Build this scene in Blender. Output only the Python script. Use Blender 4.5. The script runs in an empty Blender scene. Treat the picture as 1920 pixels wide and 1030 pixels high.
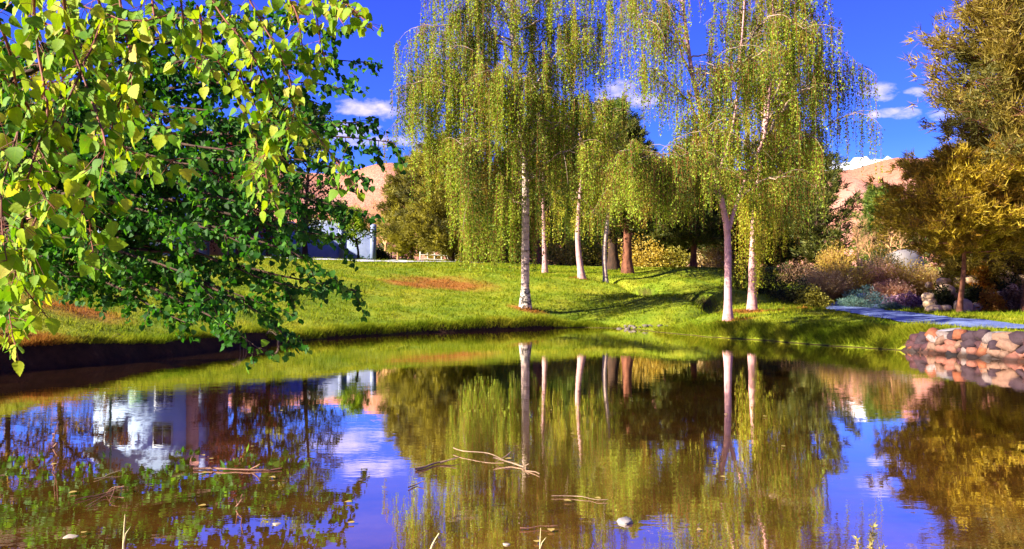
import bpy, math, random
import numpy as np
from mathutils import Vector, Matrix

# ------------------------------------------------------------------ scene, camera, sky, sun
R = math.radians
sc = bpy.context.scene
COL = sc.collection
rng = np.random.default_rng(7)
random.seed(7)

CAM_H = 1.5            # eye height above the pond
FPX = 1500.0           # focal length in photograph pixels (1920 wide)
HZ = 540.0             # photograph row of the horizon
cam_d = bpy.data.cameras.new('camera')
cam = bpy.data.objects.new('camera', cam_d)
COL.objects.link(cam)
cam.location = (0, 0, CAM_H)
cam.rotation_euler = (R(90), 0, 0)
cam_d.sensor_width = 36
cam_d.lens = 36 * FPX / 1920
cam_d.shift_y = (HZ - 515) / 1920
cam_d.clip_start = 0.05
cam_d.clip_end = 30000
sc.camera = cam

SUN_EL = R(29)
SUN_DIR = Vector((-0.932, -0.362, 0)).normalized()        # horizontal direction towards the sun
SUN_AZ = math.atan2(SUN_DIR.x, SUN_DIR.y)

world = bpy.data.worlds.new('World')
sc.world = world
world.use_nodes = True


def build_world():
    nt = world.node_tree
    N, L = nt.nodes, nt.links
    N.clear()
    out = N.new('ShaderNodeOutputWorld')
    bg = N.new('ShaderNodeBackground')
    bg.inputs['Strength'].default_value = 0.072
    sky = N.new('ShaderNodeTexSky')
    sky.sky_type = 'NISHITA'
    sky.sun_disc = False
    sky.sun_elevation = SUN_EL
    sky.sun_rotation = SUN_AZ
    sky.air_density = 1.0
    sky.dust_density = 0.1
    sky.ozone_density = 3.0
    hs = N.new('ShaderNodeHueSaturation')
    hs.inputs['Saturation'].default_value = 1.22
    L.new(sky.outputs[0], hs.inputs['Color'])
    tint = N.new('ShaderNodeMixRGB')
    tint.blend_type = 'MULTIPLY'
    tint.inputs[0].default_value = 1
    L.new(hs.outputs[0], tint.inputs[1])
    tc = N.new('ShaderNodeTexCoord')
    sep = N.new('ShaderNodeSeparateXYZ')
    L.new(tc.outputs['Generated'], sep.inputs[0])
    tr_ = N.new('ShaderNodeValToRGB')
    el = tr_.color_ramp.elements
    el[0].position, el[0].color = 0.0, (0.42, 0.52, 1.0, 1)
    el[1].position, el[1].color = 0.17, (0.21, 0.30, 1.0, 1)
    e = el.new(0.40)
    e.color = (0.33, 0.24, 1.0, 1)
    L.new(sep.outputs['Z'], tr_.inputs[0])
    L.new(tr_.outputs[0], tint.inputs[2])

    def math_(op, a, b=None, clamp=False):
        m = N.new('ShaderNodeMath')
        m.operation = op
        m.use_clamp = clamp
        for i, v in enumerate((a, b)):
            if v is None:
                continue
            if isinstance(v, (int, float)):
                m.inputs[i].default_value = v
            else:
                L.new(v, m.inputs[i])
        return m.outputs[0]
    ysafe = math_('MAXIMUM', sep.outputs['Y'], 0.05)
    u = math_('DIVIDE', sep.outputs['X'], ysafe)
    v = math_('DIVIDE', sep.outputs['Z'], ysafe)
    front = math_('GREATER_THAN', sep.outputs['Y'], 0.05)
    # cumulus puffs low over the hills: centre and radii in tangent units
    total = None
    puffs = [(1650, 174, 62, 24), (1690, 213, 62, 16), (1762, 214, 40, 18), (1803, 211, 32, 14), (1715, 174, 36, 13),
             (1800, 168, 30, 9), (1640, 215, 20, 12),
             (690, 206, 110, 30), (640, 245, 100, 32), (1160, 178, 70, 34), (1195, 190, 60, 24), (720, 265, 130, 16)]
    for (px, py, rx, ry) in puffs:
        du = math_('DIVIDE', math_('SUBTRACT', u, (px - 960) / FPX), rx / FPX)
        dv = math_('DIVIDE', math_('SUBTRACT', v, (HZ - py) / FPX), ry / FPX)
        r2 = math_('ADD', math_('MULTIPLY', du, du), math_('MULTIPLY', dv, dv))
        g = math_('SUBTRACT', 1.0, r2, True)
        total = g if total is None else math_('MAXIMUM', total, g)
    total = math_('MULTIPLY', total, front)
    mp = N.new('ShaderNodeMapping')
    mp.inputs['Scale'].default_value = (1, 1, 2.2)
    L.new(tc.outputs['Generated'], mp.inputs['Vector'])
    no = N.new('ShaderNodeTexNoise')
    no.inputs['Scale'].default_value = 30
    no.inputs['Detail'].default_value = 7
    no.inputs['Roughness'].default_value = 0.62
    L.new(mp.outputs[0], no.inputs['Vector'])
    fluffy = math_('SUBTRACT', math_('ADD', math_('MULTIPLY', total, 0.75), math_('MULTIPLY', no.outputs['Fac'], 2.3)), 1.45)
    dens = math_('MULTIPLY', math_('MULTIPLY', fluffy, 1.25, True), math_('MULTIPLY', total, 2.0, True))
    dens = math_('MULTIPLY', dens, math_('GREATER_THAN', total, 0.001))
    # the same kind of small fair weather cloud all round the rest of the sky
    no2 = N.new('ShaderNodeTexNoise')
    no2.inputs['Scale'].default_value = 7
    no2.inputs['Detail'].default_value = 6
    L.new(mp.outputs[0], no2.inputs['Vector'])
    gen = math_('MULTIPLY', math_('SUBTRACT', no2.outputs['Fac'], 0.66), 5.0, True)
    gen = math_('MULTIPLY', gen, math_('SUBTRACT', 1.0, front))
    dens = math_('MAXIMUM', dens, gen)
    mix = N.new('ShaderNodeMixRGB')
    L.new(math_('MULTIPLY', dens, 0.85), mix.inputs[0])
    L.new(tint.outputs[0], mix.inputs[1])
    mix.inputs[2].default_value = (4.8, 4.1, 5.6, 1)
    L.new(mix.outputs[0], bg.inputs['Color'])
    L.new(bg.outputs[0], out.inputs['Surface'])


build_world()

sun_d = bpy.data.lights.new('sun', 'SUN')
sun_d.energy = 5.0
sun_d.angle = R(0.5)
sun_d.color = (1.0, 0.92, 0.70)
sun = bpy.data.objects.new('sun', sun_d)
COL.objects.link(sun)
sv = Vector((SUN_DIR.x * math.cos(SUN_EL), SUN_DIR.y * math.cos(SUN_EL), math.sin(SUN_EL)))
sun.rotation_euler = (-sv).to_track_quat('-Z', 'Y').to_euler()
sun.location = (-30, -20, 40)

sc.view_settings.view_transform = 'Standard'
sc.view_settings.look = 'None'
sc.view_settings.exposure = 2.0
sc.view_settings.gamma = 1
sc.view_settings.use_curve_mapping = False
sc.render.engine = 'CYCLES'
sc.cycles.use_denoising = True
sc.cycles.max_bounces = 6
sc.cycles.diffuse_bounces = 4
sc.cycles.glossy_bounces = 3
sc.cycles.transmission_bounces = 3
sc.cycles.transparent_max_bounces = 4
sc.cycles.sample_clamp_indirect = 6


# ------------------------------------------------------------------ small helpers
def W(px, d):
    return (px - 960) / FPX * d


def Z(py, d):
    return CAM_H - (py - HZ) * d / FPX


def P(px, py, d):
    return np.array([W(px, d), d, Z(py, d)])


def link(o, parent=None):
    COL.objects.link(o)
    if parent is not None:
        o.parent = parent
    return o


def mesh_data(name, V, F, mat, smooth=False):
    V = np.ascontiguousarray(V, dtype=np.float32)
    F = np.ascontiguousarray(F, dtype=np.int32)
    n = F.shape[1]
    me = bpy.data.meshes.new(name)
    me.vertices.add(len(V))
    me.vertices.foreach_set('co', V.ravel())
    me.loops.add(F.size)
    me.loops.foreach_set('vertex_index', F.ravel())
    me.polygons.add(len(F))
    me.polygons.foreach_set('loop_start', np.arange(0, F.size, n, dtype=np.int32))
    me.update(calc_edges=True)
    if smooth:
        me.polygons.foreach_set('use_smooth', np.ones(len(F), dtype=bool))
    if mat is not None:
        me.materials.append(mat)
    return me


def obj(name, V, F, mat, parent=None, smooth=False, base=None, kind=None):
    V = np.asarray(V, dtype=np.float64)
    if base is not None:
        V = V - np.asarray(base)
    o = bpy.data.objects.new(name, mesh_data(name, V, F, mat, smooth))
    link(o, parent)
    if kind:
        o['kind'] = kind
    return o


def tag(o, label, cat, group=None):
    o['label'] = label
    o['category'] = cat
    if group:
        o['group'] = group
    return o


def thing(name, label, cat, base, group=None):
    o = bpy.data.objects.new(name, None)
    o.empty_display_size = 0.2
    link(o)
    o.location = tuple(float(v) for v in base)
    return tag(o, label, cat, group)


def copy_tree(o, loc, rotz, scale, label, group=None, parent=None):
    c = o.copy()
    link(c, parent)
    if loc is not None:
        c.location = tuple(float(v) for v in loc)
        c.rotation_euler = (0, 0, rotz)
        c.scale = scale if isinstance(scale, tuple) else (scale,) * 3
    if label:
        c['label'] = label
    if group:
        c['group'] = group
    for ch in o.children:
        copy_tree(ch, None, 0, 1, None, None, c)
    return c


class MB:
    """collects quads (tubes, boxes) for one mesh"""

    def __init__(self):
        self.V, self.F, self.n = [], [], 0

    def add(self, V, F):
        V = np.asarray(V, float)
        self.V.append(V)
        self.F.append(np.asarray(F, int) + self.n)
        self.n += len(V)

    def tube(self, pts, rad, sides=6, cap=True):
        pts = np.asarray(pts, float)
        k = len(pts)
        rad = np.broadcast_to(np.asarray(rad, float), (k,))
        t = np.gradient(pts, axis=0)
        t /= np.linalg.norm(t, axis=1)[:, None] + 1e-9
        ref = np.array([0.0, 0, 1]) if abs(t[:, 2]).mean() < 0.85 else np.array([0.0, 1, 0])
        u = np.cross(t, ref)
        u /= np.linalg.norm(u, axis=1)[:, None] + 1e-9
        w = np.cross(u, t)
        a = np.arange(sides) * 2 * math.pi / sides
        ring = (np.cos(a)[None, :, None] * u[:, None, :] + np.sin(a)[None, :, None] * w[:, None, :])
        V = (pts[:, None, :] + ring * rad[:, None, None]).reshape(-1, 3)
        i = np.arange(k - 1)[:, None] * sides
        j = np.arange(sides)[None, :]
        j2 = (j + 1) % sides
        F = np.stack([i + j, i + sides + j, i + sides + j2, i + j2], -1).reshape(-1, 4)
        self.add(V, F)
        return self

    def box(self, c, s, rz=0.0):
        x, y, z = np.array(s) / 2.0
        V = np.array([[-x, -y, -z], [x, -y, -z], [x, y, -z], [-x, y, -z], [-x, -y, z], [x, -y, z], [x, y, z], [-x, y, z]])
        ca, sa = math.cos(rz), math.sin(rz)
        V = V @ np.array([[ca, sa, 0], [-sa, ca, 0], [0, 0, 1]])
        F = [[0, 3, 2, 1], [4, 5, 6, 7], [0, 1, 5, 4], [1, 2, 6, 5], [2, 3, 7, 6], [3, 0, 4, 7]]
        self.add(V + np.asarray(c, float), F)
        return self

    def build(self, name, mat, parent=None, smooth=True, base=None, kind=None):
        return obj(name, np.concatenate(self.V), np.concatenate(self.F), mat, parent, smooth, base, kind)


def unit(a):
    a = np.asarray(a, float)
    return a / (np.linalg.norm(a, axis=-1, keepdims=True) + 1e-9)


def bez(p0, p1, p2, n):
    t = np.linspace(0, 1, n)[:, None]
    return (1 - t) ** 2 * p0 + 2 * t * (1 - t) * p1 + t * t * p2


def scatter(T, TF, pos, axis, normal, size):
    """copies of a small template (x across, y along, z up) -> V, F"""
    pos, size = np.asarray(pos, float), np.asarray(size, float)
    Y = unit(axis)
    X = unit(np.cross(Y, normal))
    Nn = np.cross(X, Y)
    T = np.asarray(T, float)
    V = (pos[:, None, :] + size[:, None, None] * (T[None, :, 0, None] * X[:, None, :] + T[None, :, 1, None] * Y[:, None, :] + T[None, :, 2, None] * Nn[:, None, :]))
    n, k = len(pos), len(T)
    F = (np.asarray(TF)[None] + (np.arange(n) * k)[:, None, None]).reshape(-1, np.asarray(TF).shape[1])
    return V.reshape(-1, 3), F


# leaf templates
LEAF4 = np.array([[0, 0, 0], [0.34, 0.42, 0.05], [0, 1, -0.05], [-0.34, 0.42, 0.05]])
LEAF4F = [[0, 1, 2, 3]]
# heart shaped leaf folded on its midrib
HEART = np.array([[0, 0, 0], [0.42, 0.06, .08], [0.40, 0.46, .07], [0, 1.0, -.08], [-0.40, 0.46, .07], [-0.42, 0.06, .08], [0, 0.42, 0.0]])
HEARTF = [[0, 1, 6], [6, 1, 2], [6, 2, 3], [6, 3, 4], [6, 4, 5], [6, 5, 0]]


# ------------------------------------------------------------------ materials
def new_mat(name):
    m = bpy.data.materials.new(name)
    m.use_nodes = True
    nt = m.node_tree
    nt.nodes.clear()
    out = nt.nodes.new('ShaderNodeOutputMaterial')
    return m, nt.nodes, nt.links, out


def ramp(N, L, fac, stops, interp='LINEAR'):
    r = N.new('ShaderNodeValToRGB')
    r.color_ramp.interpolation = interp
    el = r.color_ramp.elements
    while len(el) < len(stops):
        el.new(0.5)
    for e, (p, c) in zip(el, stops):
        e.position = p
        e.color = (*c, 1)
    L.new(fac, r.inputs[0])
    return r.outputs[0]


def noise(N, L, scale, detail=4, rough=0.55, vec=None, coord='Object', stretch=None):
    t = N.new('ShaderNodeTexNoise')
    t.inputs['Scale'].default_value = scale
    t.inputs['Detail'].default_value = detail
    t.inputs['Roughness'].default_value = rough
    if vec is None:
        tc = N.new('ShaderNodeTexCoord')
        vec = tc.outputs[coord]
    if stretch:
        mp = N.new('ShaderNodeMapping')
        mp.inputs['Scale'].default_value = stretch
        L.new(vec, mp.inputs['Vector'])
        vec = mp.outputs[0]
    L.new(vec, t.inputs['Vector'])
    return t.outputs['Fac']


def mixc(N, L, fac, a, b, mode='MIX'):
    m = N.new('ShaderNodeMixRGB')
    m.blend_type = mode
    for i, v in enumerate((fac, a, b)):
        if isinstance(v, (int, float)):
            m.inputs[i].default_value = v
        elif isinstance(v, tuple):
            m.inputs[i].default_value = (*v, 1)
        else:
            L.new(v, m.inputs[i])
    return m.outputs[0]


def bump(N, L, h, strength, dist=0.02):
    b = N.new('ShaderNodeBump')
    b.inputs['Strength'].default_value = strength
    b.inputs['Distance'].default_value = dist
    L.new(h, b.inputs['Height'])
    return b.outputs[0]


def foliage(name, stops, patch=None, pscale=0.6, stretch=(1, 1, 0.25), trans=0.48, gloss=0.012, seed_obj=False, thr=(0.5, 0.62), rust=False):
    """leaves: colour by leaf, with broader patches of another colour through the crown"""
    m, N, L, out = new_mat(name)
    geo = N.new('ShaderNodeNewGeometry')
    fac = geo.outputs['Random Per Island']
    if seed_obj:
        oi = N.new('ShaderNodeObjectInfo')
        a = N.new('ShaderNodeMath')
        a.operation = 'ADD'
        L.new(fac, a.inputs[0])
        L.new(oi.outputs['Random'], a.inputs[1])
        f = N.new('ShaderNodeMath')
        f.operation = 'FRACT'
        L.new(a.outputs[0], f.inputs[0])
        fac = f.outputs[0]
    col = ramp(N, L, fac, stops)
    if patch:
        col2 = ramp(N, L, fac, patch)
        nz = noise(N, L, pscale, 2, 0.5, stretch=stretch)
        msk = ramp(N, L, nz, [(thr[0], (0, 0, 0)), (thr[1], (1, 1, 1))])
        col = mixc(N, L, msk, col, col2)
    if rust:
        nz = noise(N, L, 0.75, 2, 0.5, stretch=(1.3, 1.3, 0.22))
        col = mixc(N, L, ramp(N, L, nz, [(0.64, (0, 0, 0)), (0.73, (0.6, 0.6, 0.6))]), col, (0.38, 0.18, 0.02))
    d = N.new('ShaderNodeBsdfDiffuse')
    t = N.new('ShaderNodeBsdfTranslucent')
    L.new(col, d.inputs[0])
    tcol = mixc(N, L, 1.0, col, (1.15, 1.1, 0.6), 'MULTIPLY')
    L.new(tcol, t.inputs[0])
    mx = N.new('ShaderNodeMixShader')
    mx.inputs[0].default_value = trans
    L.new(d.outputs[0], mx.inputs[1])
    L.new(t.outputs[0], mx.inputs[2])
    last = mx
    if gloss:
        g = N.new('ShaderNodeBsdfGlossy')
        g.inputs['Roughness'].default_value = 0.6
        mg = N.new('ShaderNodeMixShader')
        mg.inputs[0].default_value = gloss
        L.new(last.outputs[0], mg.inputs[1])
        L.new(g.outputs[0], mg.inputs[2])
        last = mg
    L.new(last.outputs[0], out.inputs['Surface'])
    return m


def principled(name, col=None, rough=0.8, nscale=None, cols=None, bstr=0.0, bscale=None, stretch=None, spec=0.3, rand=None, detail=5, wet=False):
    m, N, L, out = new_mat(name)
    p = N.new('ShaderNodeBsdfPrincipled')
    p.inputs['Roughness'].default_value = rough
    p.inputs['Specular IOR Level'].default_value = spec
    c = None
    if cols:
        c = ramp(N, L, noise(N, L, nscale, detail, 0.6, stretch=stretch), cols)
    if rand:
        oi = N.new('ShaderNodeObjectInfo')
        rc = ramp(N, L, oi.outputs['Random'], rand, 'CONSTANT')
        c = mixc(N, L, 0.9, rc, c, 'MULTIPLY') if c is not None else rc
    if wet:
        g_ = N.new('ShaderNodeNewGeometry')
        s_ = N.new('ShaderNodeSeparateXYZ')
        L.new(g_.outputs['Position'], s_.inputs[0])
        c = mixc(N, L, 1.0, c, ramp(N, L, s_.outputs['Z'], [(0.04, (0.16, 0.13, 0.12)), (0.13, (1, 1, 1))]), 'MULTIPLY')
    if c is not None:
        L.new(c, p.inputs['Base Color'])
    else:
        p.inputs['Base Color'].default_value = (*col, 1)
    if bstr:
        L.new(bump(N, L, noise(N, L, bscale, 6, 0.65, stretch=stretch), bstr, 0.03), p.inputs['Normal'])
    L.new(p.outputs[0], out.inputs['Surface'])
    return m


M = {}
M['birch_bark'] = principled('birch_bark', rough=0.75, nscale=2.4, stretch=(1, 1, 3.2), detail=6,
                             cols=[(0.0, (0.03, 0.02, 0.018)), (0.36, (0.10, 0.07, 0.055)), (0.43, (0.40, 0.28, 0.26)), (0.6, (0.58, 0.42, 0.40)), (1, (0.66, 0.50, 0.47))],
                             bstr=0.4, bscale=9)
M['birch_bark_rough'] = principled('birch_bark_rough', rough=0.85, nscale=7, stretch=(1, 1, 1.6), detail=7,
                                   cols=[(0.0, (0.02, 0.015, 0.012)), (0.46, (0.05, 0.04, 0.035)), (0.54, (0.5, 0.42, 0.38)), (1, (0.7, 0.6, 0.55))],
                                   bstr=0.9, bscale=14)
M['birch_limb'] = principled('birch_limb', rough=0.8, nscale=3, cols=[(0.3, (0.10, 0.06, 0.04)), (0.5, (0.28, 0.19, 0.14)), (0.75, (0.52, 0.38, 0.32))])
M['birch_pink'] = principled('birch_pink', rough=0.8, nscale=3, stretch=(1, 1, 2.0),
                             cols=[(0.0, (0.16, 0.09, 0.07)), (0.3, (0.30, 0.16, 0.14)), (0.5, (0.47, 0.25, 0.26)), (1, (0.54, 0.31, 0.34))], bstr=0.3, bscale=10)
M['pine_bark'] = principled('pine_bark', rough=0.9, nscale=4, stretch=(1, 1, 0.4),
                            cols=[(0.25, (0.03, 0.012, 0.008)), (0.5, (0.17, 0.06, 0.035)), (0.8, (0.30, 0.12, 0.07))], bstr=1.0, bscale=9)
M['dark_bark'] = principled('dark_bark', rough=0.9, nscale=5, stretch=(1, 1, 0.4),
                            cols=[(0.25, (0.012, 0.008, 0.006)), (0.6, (0.06, 0.028, 0.018)), (0.85, (0.11, 0.05, 0.03))], bstr=0.9, bscale=12)
M['red_twig'] = principled('red_twig', rough=0.7, nscale=12, cols=[(0.3, (0.09, 0.02, 0.012)), (0.7, (0.24, 0.07, 0.04))])
M['rust_twig'] = principled('rust_twig', rough=0.8, nscale=2, cols=[(0.3, (0.16, 0.055, 0.015)), (0.7, (0.34, 0.14, 0.04))])
M['bare_twig'] = principled('bare_twig', rough=0.85, nscale=0.5, cols=[(0.3, (0.36, 0.19, 0.10)), (0.7, (0.50, 0.27, 0.12))])
M['shaded_white'] = principled('shaded_stucco', rough=0.85, nscale=3, cols=[(0.3, (0.17, 0.21, 0.38)), (0.7, (0.24, 0.28, 0.46))], bstr=0.15, bscale=40)  # bluish tree shade put into the white render's colour


# ------------------------------------------------------------------ terrain
SHORE = np.array([(-13.5, 2.2), (-12.6, 6.0), (-11.4, 10.0), (-10.3, 12.5), (-9.15, 14.1), (-8.2, 15.4), (-7.45, 17.0), (-6.9, 20.0), (-6.0, 22.5), (-4.7, 24.6),
                  (-3.3, 25.9), (-1.5, 27.6), (0.48, 28.8), (2.3, 30.2), (3.4, 29.6), (4.1, 28.2), (4.6, 27.2), (5.2, 25.6), (5.75, 24.6), (6.25, 23.7),
                  (7.35, 22.2), (8.1, 20.6), (8.55, 19.9), (9.2, 19.2), (9.55, 18.5), (10.3, 16.4), (11.8, 13.6), (13.2, 9), (13.0, 5),
                  (9.0, 3.2), (4.0, 3.55), (2.2, 4.1), (0.5, 3.3), (-3, 2.6), (-7, 1.4)])
# rounded a little by corner cutting
for _ in range(2):
    a, b = SHORE, np.roll(SHORE, -1, 0)
    SHORE = np.stack([a * 0.75 + b * 0.25, a * 0.25 + b * 0.75], 1).reshape(-1, 2)
# and made ragged: small bays and tussocks, except along the stone wall
_q = []
for a, b in zip(SHORE, np.roll(SHORE, -1, 0)):
    n_ = max(1, int(np.linalg.norm(b - a) / 0.35))
    _q += [a + (b - a) * t_ / n_ for t_ in range(n_)]
SHORE = np.array(_q)
_t = np.gradient(SHORE, axis=0)
_n = np.stack([-_t[:, 1], _t[:, 0]], 1) / (np.linalg.norm(_t, axis=1)[:, None] + 1e-9)
_s = np.arange(len(SHORE)) * 0.35
_a = 0.07 * np.sin(_s * 1.9) + 0.05 * np.sin(_s * 4.3 + 1) + 0.04 * np.sin(_s * 7.7 + 2)
_a[(SHORE[:, 0] > 8.7) & (SHORE[:, 1] < 19.8)] = 0
SHORE = SHORE + _n * _a[:, None]


def seg_dist(x, y, A, B):
    d = np.full(x.shape, 1e9)
    for (ax, ay), (bx, by) in zip(A, B):
        vx, vy = bx - ax, by - ay
        t = np.clip(((x - ax) * vx + (y - ay) * vy) / (vx * vx + vy * vy + 1e-12), 0, 1)
        d = np.minimum(d, (x - ax - t * vx) ** 2 + (y - ay - t * vy) ** 2)
    return np.sqrt(d)


def shore_sd(x, y):
    """distance to the shoreline, negative over the water"""
    A, B = SHORE, np.roll(SHORE, -1, 0)
    d = np.full(x.shape, 60.0)
    inside = np.zeros(x.shape, bool)
    near = (abs(x) < 60) & (y > -40) & (y < 80)
    xs, ys = x[near], y[near]
    d[near] = seg_dist(xs, ys, A, B)
    ins = np.zeros(xs.shape, bool)
    for (ax, ay), (bx, by) in zip(A, B):
        c = ((ay > ys) != (by > ys)) & (xs < (bx - ax) * (ys - ay) / (by - ay + 1e-12) + ax)
        ins ^= c
    inside[near] = ins
    return np.where(inside, -d, d)


CTRL_PX = [(0, 646, 14.5), (150, 645, 15.6), (-200, 650, 12), (300, 641, 17.6), (560, 625, 23), (770, 611, 26.6), (985, 599, 29.6), (1080, 604, 31.2),
           (0, 552, 18), (0, 491, 27), (0, 488, 40), (300, 544, 25), (300, 489, 33), (300, 488, 45), (450, 488, 37), (600, 543, 31), (600, 490, 40), (660, 492, 42), (660, 491, 54.5), (830, 493, 47), (830, 495, 56),
           (850, 545, 36), (750, 553, 33), (985, 577, 31.7), (950, 505, 46), (950, 495, 51), (1022, 512, 45), (1090, 525, 41), (1137, 525, 41.5), (1178, 520, 44),
           (1302, 507, 50), (1210, 545, 38.5), (1250, 530, 42), (1300, 556, 35), (1250, 573, 33), (1310, 588, 29.3), (1260, 606, 28.6),
           (1330, 606, 26.4), (1365, 602, 25.5), (1410, 582, 30), (1480, 584, 27), (1500, 598, 24.2), (1600, 600, 23.2), (1700, 613, 20.3), (1750, 620, 18.8),
           (1560, 583, 31), (1690, 605, 21.9), (1640, 580, 33), (1800, 588, 27), (1920, 612, 20), (1920, 588, 29), (1500, 562, 36), (1500, 512, 50),
           (1600, 500, 62), (1700, 520, 50), (1850, 575, 34), (1250, 615, 27.4), (1180, 616, 28.6), (2050, 640, 14), (1160, 590, 31.5), (1200, 580, 32.5)]
CTRL = [(W(a, d), d, Z(b, d)) for a, b, d in CTRL_PX]
CTRL += [(-30, 20, 2.0), (-30, 45, 3.2), (-20, 8, 1.3), (-14, 3, 0.9), (-14, -6, 1.0), (0, -8, 1.0), (0, 0, 0.25), (0, 2.0, 0.12), (4, 1.5, 0.15), (10, 0, 0.5), (14, -8, 0.9), (20, 8, 0.9),
         (30, 25, 1.2), (30, 50, 2.4), (0, 80, 3.3), (-35, 80, 4.0), (40, 80, 3.5), (-60, 30, 3.5), (60, 30, 2), (0, -40, 2), (-50, -30, 2), (50, -30, 2)]
CTRL = np.array(CTRL)
_d = np.sqrt(((CTRL[:, None, :2] - CTRL[None, :, :2]) ** 2).sum(-1))
_w = np.linalg.solve(-_d + np.eye(len(CTRL)) * -0.25, CTRL[:, 2] - 2.0)

DITCH = np.array([(4.6, 42.5), (5.4, 40.2), (6.2, 38), (6.4, 36.4), (7.4, 34.6), (8.2, 33), (8.0, 31.2), (7.1, 29.9), (6.0, 29.2), (4.9, 29.2), (3.7, 29.4)])
MOUNDS = [(8.2, 39.0, 2.6, 1.0, 0.5), (9.8, 43.5, 3.0, 1.2, 0.6), (9.6, 34.6, 1.7, 0.9, 0.45), (9.0, 36.8, 1.4, 0.6, -0.3), (6.2, 33.4, 1.4, 1.6, 0.3), (-0.5, 40, 4, 2.2, 0.22), (-7.5, 33, 3, 2, 0.2), (11, 47.5, 3.4, 1.4, 0.35)]


def sstep(a, b, x):
    t = np.clip((x - a) / (b - a), 0, 1)
    return t * t * (3 - 2 * t)


def wob(x, y):
    return (np.sin(x * 1.7 + 0.6 * np.sin(y * 1.1)) * np.cos(y * 1.45 + 0.5 * np.sin(x * 0.8)) * 0.035 + np.sin(x * 4.1 + y * 2.7) * np.sin(y * 3.9 - x * 1.3) * 0.014)


def land(x, y):
    """ground height without the pond"""
    x = np.asarray(x, float)
    y = np.asarray(y, float)
    shp = x.shape
    X, Y = x.ravel(), y.ravel()
    cx, cy = np.clip(X, -70, 70), np.clip(Y, -45, 95)
    z = np.full(X.shape, 2.0)
    for i in range(0, len(X), 40000):
        s = slice(i, i + 40000)
        dd = np.sqrt((cx[s, None] - CTRL[None, :, 0]) ** 2 + (cy[s, None] - CTRL[None, :, 1]) ** 2)
        z[s] += -(dd @ _w)
    z += wob(X, Y)
    for (mx, my, sx, sy, h) in MOUNDS:
        z += h * np.exp(-((X - mx) / sx) ** 2 - ((Y - my) / sy) ** 2)
    dd = seg_dist(X, Y, DITCH[:-1], DITCH[1:])
    z -= 0.55 * np.exp(-(dd / 0.5) ** 2)
    z = np.clip(z, 0.06, 6)
    return z.reshape(shp)


def ground(x, y, sd=None):
    x = np.asarray(x, float)
    y = np.asarray(y, float)
    if sd is None:
        sd = shore_sd(x, y)
    z = land(x, y)
    # a cut earth bank on the left, softer edges elsewhere
    steep = sstep(-4.0, -6.5, x) * sstep(24, 21, y)
    far = sstep(3.4, 2.2, x) * sstep(8, 14, y)
    width = 0.75 - 0.48 * np.maximum(steep, far * 0.95)
    edge = sstep(-0.1, 1.0, sd / width)
    zb = -0.12 + (z + 0.12) * edge
    bed = -0.12 - np.clip(-sd, 0, 2.5) * 0.32
    return np.where(sd > -0.05, zb, bed)


def axis(fine0, fine1, step, mid, mstep, far):
    a = list(np.arange(fine0, fine1 + 1e-6, step))
    lo, hi = [fine0], [fine1]
    while lo[-1] > mid[0]:
        lo.append(lo[-1] - mstep)
    while hi[-1] < mid[1]:
        hi.append(hi[-1] + mstep)
    s = mstep
    while lo[-1] > -far:
        s *= 1.45
        lo.append(lo[-1] - s)
    s = mstep
    while hi[-1] < far:
        s *= 1.45
        hi.append(hi[-1] + s)
    return np.array(lo[:0:-1] + a + hi[1:])


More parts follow.
